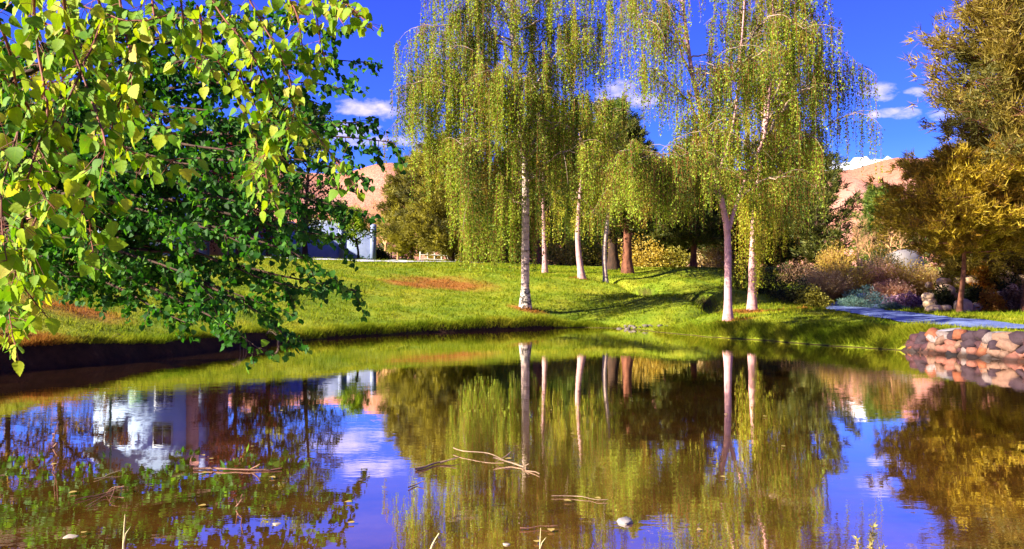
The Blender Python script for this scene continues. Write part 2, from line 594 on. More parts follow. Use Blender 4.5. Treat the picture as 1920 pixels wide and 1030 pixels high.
def lawn_colour(N, L):
    """grass colours by place: shared by the turf and the blades on it"""
    geo = N.new('ShaderNodeNewGeometry')
    pos = geo.outputs['Position']
    n1 = noise(N, L, 0.55, 4, 0.6, vec=pos)
    n2 = noise(N, L, 5.0, 4, 0.7, vec=pos)
    c = ramp(N, L, n1, [(0.30, (0.115, 0.180, 0.008)), (0.5, (0.215, 0.250, 0.014)), (0.70, (0.325, 0.31, 0.024))])
    c = mixc(N, L, ramp(N, L, n2, [(0.42, (0, 0, 0)), (0.75, (0.55, 0.55, 0.55))]), c, (0.075, 0.15, 0.006))
    # dry worn patches of their own shape
    warp = N.new('ShaderNodeTexNoise')
    warp.inputs['Scale'].default_value = 1.3
    warp.inputs['Detail'].default_value = 5
    L.new(pos, warp.inputs['Vector'])
    sub = N.new('ShaderNodeVectorMath')
    sub.operation = 'MULTIPLY_ADD'
    L.new(warp.outputs['Color'], sub.inputs[0])
    sub.inputs[1].default_value = (1.5, 1.5, 0)
    L.new(pos, sub.inputs[2])
    total = None
    for (cx, cy, rx, ry) in [(-3.1, 37.2, 2.5, 1.7), (-4.6, 36.0, 1.6, 0.9), (8.9, 29.2, 1.5, 1.3), (-10.3, 18.6, 1.3, 1.0), (-9.6, 15.2, 1.4, 1.0), (0.6, 31.6, 0.8, 0.6), (6.95, 25.5, 0.7, 0.6), (4.9, 41.0, 0.7, 0.6), (3.5, 41.0, 0.6, 0.5), (12.2, 31.6, 1.3, 0.8)]:
        s1 = N.new('ShaderNodeVectorMath')
        s1.operation = 'SUBTRACT'
        L.new(sub.outputs[0], s1.inputs[0])
        s1.inputs[1].default_value = (cx + 0.75, cy + 0.75, 0)
        s2 = N.new('ShaderNodeVectorMath')
        s2.operation = 'MULTIPLY'
        L.new(s1.outputs[0], s2.inputs[0])
        s2.inputs[1].default_value = (1 / rx, 1 / ry, 0)
        ln = N.new('ShaderNodeVectorMath')
        ln.operation = 'LENGTH'
        L.new(s2.outputs[0], ln.inputs[0])
        mr = N.new('ShaderNodeMapRange')
        mr.inputs[1].default_value = 1.15
        mr.inputs[2].default_value = 0.45
        L.new(ln.outputs['Value'], mr.inputs[0])
        if total is None:
            total = mr.outputs[0]
        else:
            mm = N.new('ShaderNodeMath')
            mm.operation = 'MAXIMUM'
            L.new(total, mm.inputs[0])
            L.new(mr.outputs[0], mm.inputs[1])
            total = mm.outputs[0]
    dry = ramp(N, L, n2, [(0.3, (0.25, 0.085, 0.02)), (0.7, (0.36, 0.15, 0.03))])
    mm = N.new('ShaderNodeMath')
    mm.operation = 'MULTIPLY'
    L.new(total, mm.inputs[0])
    mm.inputs[1].default_value = 0.95
    return mixc(N, L, mm.outputs[0], c, dry), pos


def mat_ground():
    m, N, L, out = new_mat('turf_and_soil')
    col, pos = lawn_colour(N, L)
    geo = N.new('ShaderNodeNewGeometry')
    sep = N.new('ShaderNodeSeparateXYZ')
    L.new(geo.outputs['True Normal'], sep.inputs[0])
    sp = N.new('ShaderNodeSeparateXYZ')
    L.new(pos, sp.inputs[0])
    soil = ramp(N, L, noise(N, L, 3.5, 6, 0.7, vec=pos), [(0.3, (0.012, 0.006, 0.004)), (0.6, (0.045, 0.020, 0.010)), (0.8, (0.10, 0.05, 0.022))])
    steep = ramp(N, L, sep.outputs['Z'], [(0.62, (1, 1, 1)), (0.80, (0, 0, 0))])
    low = ramp(N, L, sp.outputs['Z'], [(0.005, (1, 1, 1)), (0.035, (0, 0, 0))])
    msk = mixc(N, L, 1.0, steep, low, 'LIGHTEN')
    col = mixc(N, L, msk, col, soil)
    p = N.new('ShaderNodeBsdfPrincipled')
    p.inputs['Roughness'].default_value = 0.9
    p.inputs['Specular IOR Level'].default_value = 0.15
    L.new(col, p.inputs['Base Color'])
    L.new(bump(N, L, noise(N, L, 14, 6, 0.75, vec=pos), 0.9, 0.06), p.inputs['Normal'])
    L.new(p.outputs[0], out.inputs['Surface'])
    return m


def mat_grass():
    m, N, L, out = new_mat('grass_blades')
    col, pos = lawn_colour(N, L)
    geo = N.new('ShaderNodeNewGeometry')
    v = ramp(N, L, geo.outputs['Random Per Island'], [(0, (0.55, 0.66, 0.5)), (0.5, (1.05, 1.02, 1)), (1, (1.4, 1.25, 1.5))])
    col = mixc(N, L, 1.0, col, v, 'MULTIPLY')
    d = N.new('ShaderNodeBsdfDiffuse')
    t = N.new('ShaderNodeBsdfTranslucent')
    L.new(col, d.inputs[0])
    L.new(col, t.inputs[0])
    mx = N.new('ShaderNodeMixShader')
    mx.inputs[0].default_value = 0.4
    L.new(d.outputs[0], mx.inputs[1])
    L.new(t.outputs[0], mx.inputs[2])
    L.new(mx.outputs[0], out.inputs['Surface'])
    return m


def build_ground():
    gx = axis(-14, 16, 0.175, (-34, 36), 0.6, 3200)
    gy = axis(2.0, 46, 0.175, (-14, 66), 0.6, 3200)
    X, Y = np.meshgrid(gx, gy)
    e = 0.01
    for tgt in (0.0, 0.26):                       # rows of vertices follow the shoreline and the lip of the bank
        sd = shore_sd(X, Y)
        near = abs(sd - tgt) < 0.095
        xs, ys = X[near], Y[near]
        dx = (shore_sd(xs + e, ys) - shore_sd(xs - e, ys)) / (2 * e)
        dy = (shore_sd(xs, ys + e) - shore_sd(xs, ys - e)) / (2 * e)
        X[near] = xs - (sd[near] - tgt) * dx
        Y[near] = ys - (sd[near] - tgt) * dy
    Zg = ground(X, Y)
    V = np.stack([X, Y, Zg], -1).reshape(-1, 3)
    nx = len(gx)
    i = (np.arange(len(gy) - 1)[:, None] * nx + np.arange(nx - 1)[None, :]).ravel()
    F = np.stack([i, i + 1, i + nx + 1, i + nx], -1)
    o = obj('ground', V, F, mat_ground(), smooth=True, kind='structure')
    return o


build_ground()


def mat_water():
    m, N, L, out = new_mat('pond_water')
    geo = N.new('ShaderNodeNewGeometry')
    pos = geo.outputs['Position']
    n = noise(N, L, 1.0, 3, 0.5, vec=pos, stretch=(1.3, 3.2, 1))
    n2 = noise(N, L, 7.0, 2, 0.5, vec=pos, stretch=(1, 2.2, 1))
    # light airs roughen some patches and leave others glassy
    airs = ramp(N, L, noise(N, L, 0.22, 2, 0.5, vec=pos), [(0.42, (0.25, 0.25, 0.25)), (0.66, (1, 1, 1))])
    h = mixc(N, L, 0.25, n, n2)
    h = mixc(N, L, 1.0, h, airs, 'MULTIPLY')
    bp = bump(N, L, h, 0.20, 0.012)
    silt = ramp(N, L, noise(N, L, 1.6, 6, 0.7, vec=pos), [(0.3, (0.060, 0.024, 0.005)), (0.55, (0.16, 0.066, 0.012)), (0.8, (0.26, 0.12, 0.022))])
    d = N.new('ShaderNodeBsdfDiffuse')
    L.new(silt, d.inputs[0])
    g = N.new('ShaderNodeBsdfGlossy')
    g.inputs['Roughness'].default_value = 0.012
    g.inputs['Color'].default_value = (0.98, 0.93, 0.90, 1)
    L.new(bp, g.inputs['Normal'])
    fr = N.new('ShaderNodeFresnel')
    fr.inputs['IOR'].default_value = 1.55
    L.new(bp, fr.inputs['Normal'])
    f2 = ramp(N, L, fr.outputs[0], [(0.0, (0, 0, 0)), (0.12, (0.40, 0.40, 0.40)), (0.24, (0.76, 0.76, 0.76)), (0.45, (0.96, 0.96, 0.96)), (1, (1, 1, 1))])
    mx = N.new('ShaderNodeMixShader')
    L.new(f2, mx.inputs[0])
    L.new(d.outputs[0], mx.inputs[1])
    L.new(g.outputs[0], mx.inputs[2])
    L.new(mx.outputs[0], out.inputs['Surface'])
    return m


def build_pond():
    # one flat sheet; the banks rise out of it and bound it
    V = [(-16, -1, 0), (16, -1, 0), (16, 31.5, 0), (-16, 31.5, 0)]
    obj('pond', V, [[0, 1, 2, 3]], mat_water(), kind='structure')


build_pond()

PATH_C = np.array([(19, 39.5), (16, 36), (13.7, 32), (12.4, 27.5), (11.7, 23.5), (11.9, 20), (13.1, 17), (15.2, 14), (18.5, 11), (24, 8)])


def resample(pts, step):
    pts = np.asarray(pts, float)
    # Catmull-Rom
    q = np.vstack([2 * pts[0] - pts[1], pts, 2 * pts[-1] - pts[-2]])
    out = []
    for i in range(1, len(q) - 2):
        n = max(2, int(np.linalg.norm(q[i + 1] - q[i]) / step))
        t = np.linspace(0, 1, n, endpoint=False)[:, None]
        p0, p1, p2, p3 = q[i - 1], q[i], q[i + 1], q[i + 2]
        out.append(0.5 * (2 * p1 + (p2 - p0) * t + (2 * p0 - 5 * p1 + 4 * p2 - p3) * t ** 2 + (3 * p1 - p0 - 3 * p2 + p3) * t ** 3))
    out.append(pts[-1:])
    return np.concatenate(out)


PATH_S = resample(PATH_C, 0.3)


def build_path():
    m, N, L, out = new_mat('shade_blue_gravel')
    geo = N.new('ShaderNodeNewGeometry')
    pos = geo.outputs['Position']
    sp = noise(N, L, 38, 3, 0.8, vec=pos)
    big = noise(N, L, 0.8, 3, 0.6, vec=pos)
    c = ramp(N, L, sp, [(0.32, (0.025, 0.04, 0.14)), (0.5, (0.075, 0.11, 0.32)), (0.68, (0.24, 0.29, 0.56))])  # blue of skylit shade put into the gravel's colour
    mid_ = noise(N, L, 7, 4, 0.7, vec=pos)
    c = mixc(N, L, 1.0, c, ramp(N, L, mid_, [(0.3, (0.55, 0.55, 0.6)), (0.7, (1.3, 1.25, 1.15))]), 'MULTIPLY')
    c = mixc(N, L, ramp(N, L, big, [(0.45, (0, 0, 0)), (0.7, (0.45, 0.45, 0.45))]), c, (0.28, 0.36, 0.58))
    p = N.new('ShaderNodeBsdfPrincipled')
    p.inputs['Roughness'].default_value = 0.7
    L.new(c, p.inputs['Base Color'])
    L.new(bump(N, L, sp, 0.5, 0.02), p.inputs['Normal'])
    L.new(p.outputs[0], out.inputs['Surface'])
    t = unit(np.gradient(PATH_S, axis=0))
    nrm = np.stack([-t[:, 1], t[:, 0]], 1)
    cols = np.linspace(-1.05, 1.05, 7)
    wv = 1 + 0.04 * np.sin(np.arange(len(PATH_S)) * 0.9)
    pts = PATH_S[:, None, :] + nrm[:, None, :] * (cols[None, :] * wv[:, None])[:, :, None]
    z = ground(pts[..., 0], pts[..., 1]) + 0.045
    V = np.concatenate([pts, z[..., None]], -1).reshape(-1, 3)
    k = 7
    i = (np.arange(len(PATH_S) - 1)[:, None] * k + np.arange(k - 1)[None, :]).ravel()
    F = np.stack([i, i + 1, i + k + 1, i + k], -1)
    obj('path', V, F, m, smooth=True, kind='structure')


build_path()


def build_grass():
    """turf blades over the part of the lawn the pond side shows"""
    n = 350000
    # even in picture rows: more blades per square metre near by
    y = 9 + 43 * rng.random(n) ** 0.85
    x = (rng.random(n) * 1.5 - 0.75) * y * 0.94
    ny = 110000                                     # a longer fringe along the water's edge
    s = rng.integers(0, len(SHORE), ny)
    tt = rng.random(ny)[:, None]
    e = SHORE[s] * (1 - tt) + np.roll(SHORE, -1, 0)[s] * tt
    ctr = np.array([0.5, 15.0])
    e = e + unit(e - ctr) * (0.08 + rng.random(ny) * 0.6)[:, None]
    x = np.concatenate([x, e[:, 0]])
    y = np.concatenate([y, e[:, 1]])
    fringe = np.concatenate([np.zeros(n, bool), np.ones(ny, bool)])
    sd = shore_sd(x, y)
    pd = seg_dist(x, y, PATH_S[:-1:3], PATH_S[1::3][:len(PATH_S[:-1:3])])
    dd = seg_dist(x, y, DITCH[:-1], DITCH[1:])
    wallish = (x > 9.0) & (y < 19.3) & (sd < 0.35)
    ok = (sd > 0.05) & ~((x < -5.8) & (y < 21.5) & (sd < 0.24)) & ~((x < 2.6) & (y > 20) & (sd < 0.13)) & (pd > 1.05 + rng.random(len(x)) * 0.12) & ~wallish & (dd > 0.2) & (y > 6)
    x, y, fringe, sd = x[ok], y[ok], fringe[ok], sd[ok]
    z = ground(x, y, sd)
    keep = z > 0.02
    x, y, z, fringe = x[keep], y[keep], z[keep], fringe[keep]
    k = len(x)
    h = np.where(fringe, rng.uniform(0.08, 0.22, k), rng.uniform(0.03, 0.085, k) * (1 + 1.4 * np.clip(np.sin(x * 7.3 + 3 * np.sin(y * 2.9)) * np.sin(y * 6.1 + 2 * np.sin(x * 3.7)), 0, 1))) * (0.75 + 0.5 * np.sin(x * 2.1 + np.sin(y * 1.3) * 2) ** 2)
    wd = np.where(fringe, 0.009, 0.0135) * (0.6 + y / 40)
    a = rng.random(k) * math.pi
    lean = rng.normal(0, 0.5, (k, 2)) * h[:, None]
    hang = unit(ctr - np.stack([x, y], 1)) * (fringe * rng.uniform(0.0, 0.9, k) * h)[:, None]
    lean = lean + hang
    b = np.stack([x, y, z - 0.01], 1)
    off = np.stack([np.cos(a) * wd, np.sin(a) * wd, np.zeros(k)], 1)
    tip = b + np.stack([lean[:, 0], lean[:, 1], h], 1)
    V = np.stack([b - off, b + off, tip], 1).reshape(-1, 3)
    F = np.arange(3 * k).reshape(-1, 3)
    o = obj('lawn_grass', V, F, mat_grass(), kind='stuff')
    tag(o, 'short bright green grass covering the banks of the pond', 'grass')


build_grass()


# ------------------------------------------------------------------ hills and the snowy range
def build_hills():
    m, N, L, out = new_mat('dry_hillside')
    geo = N.new('ShaderNodeNewGeometry')
    pos = geo.outputs['Position']
    n1 = noise(N, L, 0.006, 6, 0.6, vec=pos)
    n2 = noise(N, L, 0.09, 5, 0.75, vec=pos)
    c = ramp(N, L, n1, [(0.3, (0.42, 0.165, 0.095)), (0.5, (0.50, 0.215, 0.145)), (0.7, (0.54, 0.27, 0.21))])
    c = mixc(N, L, ramp(N, L, n2, [(0.55, (0, 0, 0)), (0.68, (0.55, 0.55, 0.55))]), c, (0.17, 0.09, 0.045))
    p = N.new('ShaderNodeBsdfDiffuse')
    L.new(c, p.inputs[0])
    L.new(bump(N, L, n2, 1.0, 9.0), p.inputs['Normal'])
    L.new(p.outputs[0], out.inputs['Surface'])
    na, nr = 420, 40
    az = np.linspace(0, 2 * math.pi, na, endpoint=False)
    rr = 420 + 1500 * np.linspace(0, 1, nr) ** 1.3
    A, RR = np.meshgrid(az, rr)
    ridge = 198 + 16 * np.sin(A * 3 + 0.9) + 10 * np.sin(A * 7 + 2.0) + 6 * np.sin(A * 17) + 4 * np.sin(A * 41 + 1)
    t = (RR - 420) / (1500 - 420)
    prof = np.where(t < 1, sstep(0, 1.05, t), 1 - 0.35 * (t - 1))
    h = 3 + ridge * prof
    gul = np.sin(A * 23 + 2 * np.sin(t * 5)) * np.sin(A * 9 + t * 3)
    h += gul * 22 * np.sin(np.clip(t, 0, 1) * math.pi) + 9 * np.sin(A * 60 + t * 9 + 2 * np.sin(A * 13)) * np.sin(np.clip(t, 0, 1) * math.pi)
    V = np.stack([np.sin(A) * RR, np.cos(A) * RR, h], -1).reshape(-1, 3)
    i = np.arange(nr - 1)[:, None] * na
    j = np.arange(na)[None, :]
    j2 = (j + 1) % na
    F = np.stack([i + j, i + j2, i + na + j2, i + na + j], -1).reshape(-1, 4)
    obj('hills', V, F, m, smooth=True, kind='structure')

    m, N, L, out = new_mat('snowy_rock')
    geo = N.new('ShaderNodeNewGeometry')
    pos = geo.outputs['Position']
    n1 = noise(N, L, 0.005, 6, 0.7, vec=pos)
    c = ramp(N, L, n1, [(0.40, (0.22, 0.24, 0.40)), (0.50, (0.85, 0.88, 0.95))])
    p = N.new('ShaderNodeBsdfDiffuse')
    L.new(c, p.inputs[0])
    L.new(p.outputs[0], out.inputs['Surface'])
    na, nr = 120, 14
    az = np.linspace(R(8), R(38), na)
    rr = np.linspace(5200, 7200, nr)
    A, RR = np.meshgrid(az, rr)
    px = 960 + FPX * np.tan(A)
    top = np.interp(px, [1150, 1400, 1560, 1600, 1640, 1680, 1720, 1760, 1900, 2100], [340, 325, 308, 299, 296, 300, 304, 309, 322, 340])
    crest = (HZ - top) / FPX * np.cos(A) * 6000 + 14 * np.sin(px * 0.11) + 9 * np.sin(px * 0.31 + 1)
    t = (RR - 5200) / 800
    prof = np.where(t < 1, 0.55 + 0.45 * sstep(0, 1, t), 1 - 0.6 * (t - 1) / 1.5)
    h = crest * prof
    V = np.stack([np.sin(A) * RR, np.cos(A) * RR, h], -1).reshape(-1, 3)
    i = (np.arange(nr - 1)[:, None] * na + np.arange(na - 1)[None, :]).ravel()
    F = np.stack([i, i + 1, i + na + 1, i + na], -1)
    obj('mountain', V, F, m, smooth=True, kind='structure')


build_hills()


def gz(x, y):
    return float(ground(np.array([float(x)]), np.array([float(y)]))[0])


# ------------------------------------------------------------------ stone wall under the path
def stone_mesh(name, seed, mat):
    r = np.random.default_rng(seed)
    g = [-1, 0, 1]
    pts, idx = [], {}
    for x in g:
        for y in g:
            for z in g:
                if x == y == z == 0:
                    continue
                idx[(x, y, z)] = len(pts)
                v = np.array([x, y, z], float)
                s = v / np.linalg.norm(v)
                pts.append(v * 0.46 + s * 0.58 + r.normal(0, 0.12, 3))
    F = []
    for ax in range(3):
        for sgn in (-1, 1):
            o1, o2 = [a for a in range(3) if a != ax]
            for i in (-1, 0):
                for j in (-1, 0):
                    q = []
                    for (di, dj) in ((0, 0), (1, 0), (1, 1), (0, 1)):
                        k = [0, 0, 0]
                        k[ax], k[o1], k[o2] = sgn, i + di, j + dj
                        q.append(idx[tuple(k)])
                    n = 1 if (ax != 1) else -1
                    F.append(q if n * sgn > 0 else q[::-1])
    return mesh_data(name, np.array(pts) * 0.5, F, mat, True)


M['wall_stone'] = principled('wall_stone', wet=True, rough=0.75, nscale=5, cols=[(0.25, (0.25, 0.22, 0.22)), (0.7, (0.62, 0.6, 0.6))], bstr=0.8, bscale=9,
                             rand=[(0, (0.30, 0.17, 0.12)), (0.18, (0.10, 0.035, 0.045)), (0.42, (0.36, 0.11, 0.05)), (0.52, (0.30, 0.23, 0.22)),
                                   (0.62, (0.36, 0.14, 0.10)), (0.74, (0.06, 0.03, 0.045)), (0.92, (0.36, 0.29, 0.28))])


def build_wall():
    base = np.array([10.4, 16.5, 0])
    w = thing('stone_wall', 'low wall of rounded red, white and purple field stones along the water under the path', 'stone wall', base)
    line = resample([(9.35, 19.1), (9.6, 18.5), (10.32, 16.45), (11.75, 13.7), (12.9, 10.4), (13.3, 8.0)], 0.05)
    seg = np.linalg.norm(np.diff(line, axis=0), axis=1)
    s = np.concatenate([[0], np.cumsum(seg)])
    t = unit(np.gradient(line, axis=0))
    inw = np.stack([-t[:, 1], t[:, 0]], 1)          # towards the land
    meshes = [stone_mesh('stone', 40 + i, M['wall_stone']) for i in range(9)]
    r = np.random.default_rng(3)
    core = MB()
    N_ = len(line)
    lo, hi = [], []
    for i in range(0, N_, 6):
        p = line[i] + inw[i] * 0.16
        q = line[i] + inw[i] * 0.75
        top = 0.30 if s[i] > 0.5 else 0.12
        lo.append((p, q, top))
    V, F = [], []
    for p, q, top in lo:
        V += [(p[0], p[1], -0.45), (p[0], p[1], top), (q[0], q[1], top), (q[0], q[1], -0.45)]
    for i in range(len(lo) - 1):
        a, b = i * 4, (i + 1) * 4
        for k in range(3):
            F.append([a + k, b + k, b + k + 1, a + k + 1])
    core.add(V, F)
    core.build('mortar_bed', M['dark_bark'], w, False, base)
    nst = 0
    for row in range(4):
        z = -0.05 + row * 0.155
        pos = r.random() * 0.1 + (0.12 if row == 4 else 0) + (0.1 if row == 3 else 0)
        while pos < s[-1] - 0.1 and nst < 290:
            wd = r.uniform(0.14, 0.40)
            c = pos + wd / 2
            px, py = np.interp(c, s, line[:, 0]), np.interp(c, s, line[:, 1])
            i = min(int(np.searchsorted(s, c)), N_ - 1)
            n = inw[i] * (0.05 + row * 0.035 + r.normal(0, 0.025))
            o = bpy.data.objects.new('stone', meshes[r.integers(9)])
            link(o, w)
            hgt = r.uniform(0.15, 0.27)
            fade = min(1.0, 0.45 + c / 1.2)
            zz = z * fade
            o.location = (px + n[0] - base[0], py + n[1] - base[1], zz + r.normal(0, 0.03))
            o.rotation_euler = (r.normal(0, 0.3), r.normal(0, 0.45), math.atan2(t[i][1], t[i][0]) + r.normal(0, 0.2))
            o.scale = (wd * 1.16, r.uniform(0.24, 0.36), hgt * 1.08)
            nst += 1
            pos += wd * 0.93
    # flat grey capping stones
    pos = 0.55
    cap = stone_mesh('capstone', 77, principled('capstone', rough=0.8, nscale=4, cols=[(0.3, (0.10, 0.09, 0.12)), (0.7, (0.24, 0.21, 0.24))], bstr=0.4, bscale=12))
    while pos < s[-1] - 0.3:
        wd = r.uniform(0.35, 0.6)
        c = pos + wd / 2
        i = min(int(np.searchsorted(s, c)), N_ - 1)
        n = inw[i] * (0.34 + r.normal(0, 0.03))
        o = bpy.data.objects.new('capstone', cap)
        link(o, w)
        o.location = (line[i][0] + n[0] - base[0], line[i][1] + n[1] - base[1], 0.50 + r.normal(0, 0.008))
        o.rotation_euler = (r.normal(0, 0.05), r.normal(0, 0.05), math.atan2(t[i][1], t[i][0]) + r.normal(0, 0.1))
        o.scale = (wd * 1.05, r.uniform(0.35, 0.45), 0.09)
        pos += wd


build_wall()


# ------------------------------------------------------------------ weeping birches
def trunk_path(base, pts, n=14):
    return resample(np.array([base] + pts), 0.6)


def weeping_birch(name, label, base, leaders, limbs, mat_leaf, bark, seed, crown, group=None, leaf=0.076, strand_per_m=11, zlow=2.0, maxlen=3.6, foot=None, spacing=0.036, rand_limbs=26, z0=0.32, pale=True):
    """leaders: [(points, r0, r1)]; limbs: explicit arching branches [(start, top, end, density)]; crown: function(height fraction)->radius"""
    r = np.random.default_rng(seed)
    base = np.asarray(base, float)
    th = thing(name, label, 'tree', base, group)
    lead_paths = []
    for k, (pts, r0, r1) in enumerate(leaders):
        path = resample(np.array(pts, float), 0.35)
        path += np.cumsum(r.normal(0, 0.010, path.shape), 0) * np.array([1, 1, 0.0]) * np.linspace(0, 1, len(path))[:, None]
        rad = np.linspace(r0, r1, len(path)) * (1 + r.normal(0, 0.03, len(path)))
        if k == 0:
            rad[0] *= 1.45
            rad[1] *= 1.12
        mb = MB().tube(path, rad, 10)
        mb.build('trunk' if k == 0 else 'limb', bark, th, True, base)
        lead_paths.append((path, rad))
    if foot is not None:
        p0 = lead_paths[0][0]
        r0 = lead_paths[0][1]
        mb = MB().tube(resample(p0[:3] - np.array([0, 0, 0.06]), 0.12), np.linspace(r0[0] * 1.12, r0[2] * 1.05, len(resample(p0[:3], 0.12))), 12)
        mb.build('rough_bark_foot', foot, th, True, base)
    top = max(p[:, 2].max() for p, _ in lead_paths)
    Ht = top - base[2]
    br = MB()
    tw = MB()
    anchors = []         # (polyline, density)
    for (a, b, c, dn, rr) in limbs:
        pl = bez(np.array(a), np.array(b), np.array(c), 12) + np.concatenate([np.zeros((1, 3)), r.normal(0, 0.05, (11, 3))])
        br.tube(pl, np.linspace(rr, 0.012, 12), 6)
        anchors.append((pl, dn, rr))
    az = r.random() * 6.28
    for k in range(rand_limbs):
        path, rad = lead_paths[k % len(lead_paths)]
        f = z0 + (0.97 - z0) * ((k + r.random()) / rand_limbs)
        i = int(np.argmin(abs(path[:, 2] - (base[2] + f * Ht))))
        i = min(i, len(path) - 2)
        p0 = path[i]
        f = (p0[2] - base[2]) / Ht
        az += 2.4 + r.normal(0, 0.3)
        Lr = crown(f) * r.uniform(0.45, 1.1)
        d = np.array([math.cos(az), math.sin(az), 0])
        p1 = p0 + d * Lr * 0.55 + np.array([0, 0, Lr * r.uniform(0.25, 0.6)])
        p2 = p0 + d * Lr + np.array([0, 0, Lr * r.uniform(-0.12, 0.22)])
        pl = bez(p0, p1, p2, 10) + np.concatenate([np.zeros((1, 3)), r.normal(0, 0.05, (9, 3))])
        rr = min(rad[i] * 0.5, 0.02 + 0.016 * Lr)
        br.tube(pl, np.linspace(rr, 0.008, 10), 5)
        anchors.append((pl, r.uniform(0.5, 1.2), rr))
    sub = []
    for pl, dn, rr in anchors:
        Ln = np.linalg.norm(np.diff(pl, axis=0), axis=1).sum()
        ns = max(4, int(Ln * 3.2))
        for q in range(ns):
            t = 0.25 + 0.75 * (q + r.random()) / ns
            x = t * (len(pl) - 1)
            i = min(int(x), len(pl) - 2)
            p0 = pl[i] * (1 - (x - i)) + pl[i + 1] * (x - i)
            d = unit(pl[i + 1] - pl[i])
            side = unit(np.cross(d, [0, 0, 1])) * r.choice([-1, 1])
            Ls = r.uniform(0.5, 1.9) * min(1.0, 0.4 + Ln / 5)
            dd = unit(d * r.uniform(0.2, 0.9) + side * r.uniform(0.4, 1.2) + np.array([0, 0, r.uniform(-0.35, 0.7)]))
            p1 = p0 + dd * Ls * 0.6 + np.array([0, 0, 0.1])
            p2 = p0 + dd * Ls - np.array([0, 0, Ls * 0.35])
            sp = bez(p0, p1, p2, 5)
            br.tube(sp, np.linspace(0.011, 0.004, 5), 3)
            sub.append((sp, dn))
    br.build('branches', M['birch_limb'], th, True, base, 'stuff')
    # hanging strands
    LP, LA, LN, LS = [], [], [], []
    SV, SF, nv = [], [], 0
    for pl, dn in [(a[0][4:], a[1]) for a in anchors] + sub:
        Ln = np.linalg.norm(np.diff(pl, axis=0), axis=1).sum()
        m = r.poisson(Ln * strand_per_m * dn)
        fz = np.clip((pl[:, 2].mean() - base[2]) / Ht, 0, 1)
        clump = r.uniform(0.28, 1.0) ** 1.2 * (1.08 - 0.50 * fz)
        if r.random() < 0.12:
            continue
        for q in range(m):
            x = r.random() * (len(pl) - 1.001)
            i = int(x)
            p0 = pl[i] * (1 - (x - i)) + pl[i + 1] * (x - i) + r.normal(0, 0.03, 3)
            lim = p0[2] - (base[2] + zlow + r.exponential(0.5))
            if lim < 0.25:
                continue
            ln = min(0.25 + maxlen * clump * r.uniform(0.15, 1.0), lim)
            ns = max(3, int(ln / spacing))
            s = (np.arange(ns) + r.random(ns)) / ns * ln
            drift = r.normal(0, 0.10, 2)
            sw = r.uniform(1.0, 3.0)
            ph = r.random() * 6.28
            fx = drift[0] * np.minimum(s, 0.6) + 0.018 * np.sin(s * sw + ph)
            fy = drift[1] * np.minimum(s, 0.6) + 0.018 * np.cos(s * sw + ph)
            pts = p0 + np.stack([fx, fy, -s], 1)
            LP.append(pts + r.normal(0, 0.035, pts.shape))
            e = p0 + np.array([drift[0] * min(ln, 0.6), drift[1] * min(ln, 0.6), -ln])
            mid = p0 + np.array([drift[0] * min(ln / 2, 0.6), drift[1] * min(ln / 2, 0.6), -ln / 2])
            w = 0.005
            SV += [p0 - [w, 0, 0], p0 + [w, 0, 0], mid - [w, 0, 0], mid + [w, 0, 0], e - [w * .4, 0, 0], e + [w * .4, 0, 0]]
            SF += [[nv, nv + 1, nv + 3, nv + 2], [nv + 2, nv + 3, nv + 5, nv + 4]]
            nv += 6
    LP = np.concatenate(LP)
    k = len(LP)
    axis_ = np.stack([r.normal(0, 0.7, k), r.normal(0, 0.7, k), -np.ones(k) * 0.8], 1)
    nrm = r.normal(0, 1, (k, 3))
    V, F = scatter(LEAF4, LEAF4F, LP, axis_, nrm, leaf * r.uniform(0.45, 1.3, k))
    o = obj('foliage', V, F, mat_leaf, th, False, base, 'stuff')
    o2 = obj('hanging_twigs', np.array(SV), np.array(SF), M['rust_twig'], th, False, base, 'stuff')
    return th, k


BIRCH_STOPS = [(0, (0.10, 0.17, 0.012)), (0.45, (0.23, 0.325, 0.02)), (0.8, (0.34, 0.43, 0.03)), (1, (0.45, 0.51, 0.07))]
M['birch_leaf'] = foliage('birch_leaf', BIRCH_STOPS,
                          patch=[(0, (0.04, 0.085, 0.012)), (0.6, (0.12, 0.19, 0.02)), (1, (0.26, 0.31, 0.05))], pscale=0.9, stretch=(1, 1, 0.28), thr=(0.50, 0.60), gloss=0.012, rust=True)
M['birch_leaf_gold'] = foliage('birch_leaf_gold', [(0, (0.18, 0.21, 0.012)), (0.5, (0.36, 0.39, 0.02)), (1, (0.58, 0.55, 0.07))],
                               patch=[(0, (0.06, 0.09, 0.008)), (0.6, (0.14, 0.16, 0.012)), (1, (0.30, 0.24, 0.03))], pscale=0.8, stretch=(1, 1, 0.25), thr=(0.48, 0.6), gloss=0.012, rust=True)

NL = 0
# --- tall birch on the left lawn
D1 = 31.7
b1 = P(985, 577, D1)
b1[2] = gz(b1[0], b1[1]) - 0.03


def p1(px, py, dy=0.0):
    return [W(px, D1), D1 + dy, Z(py, D1)]


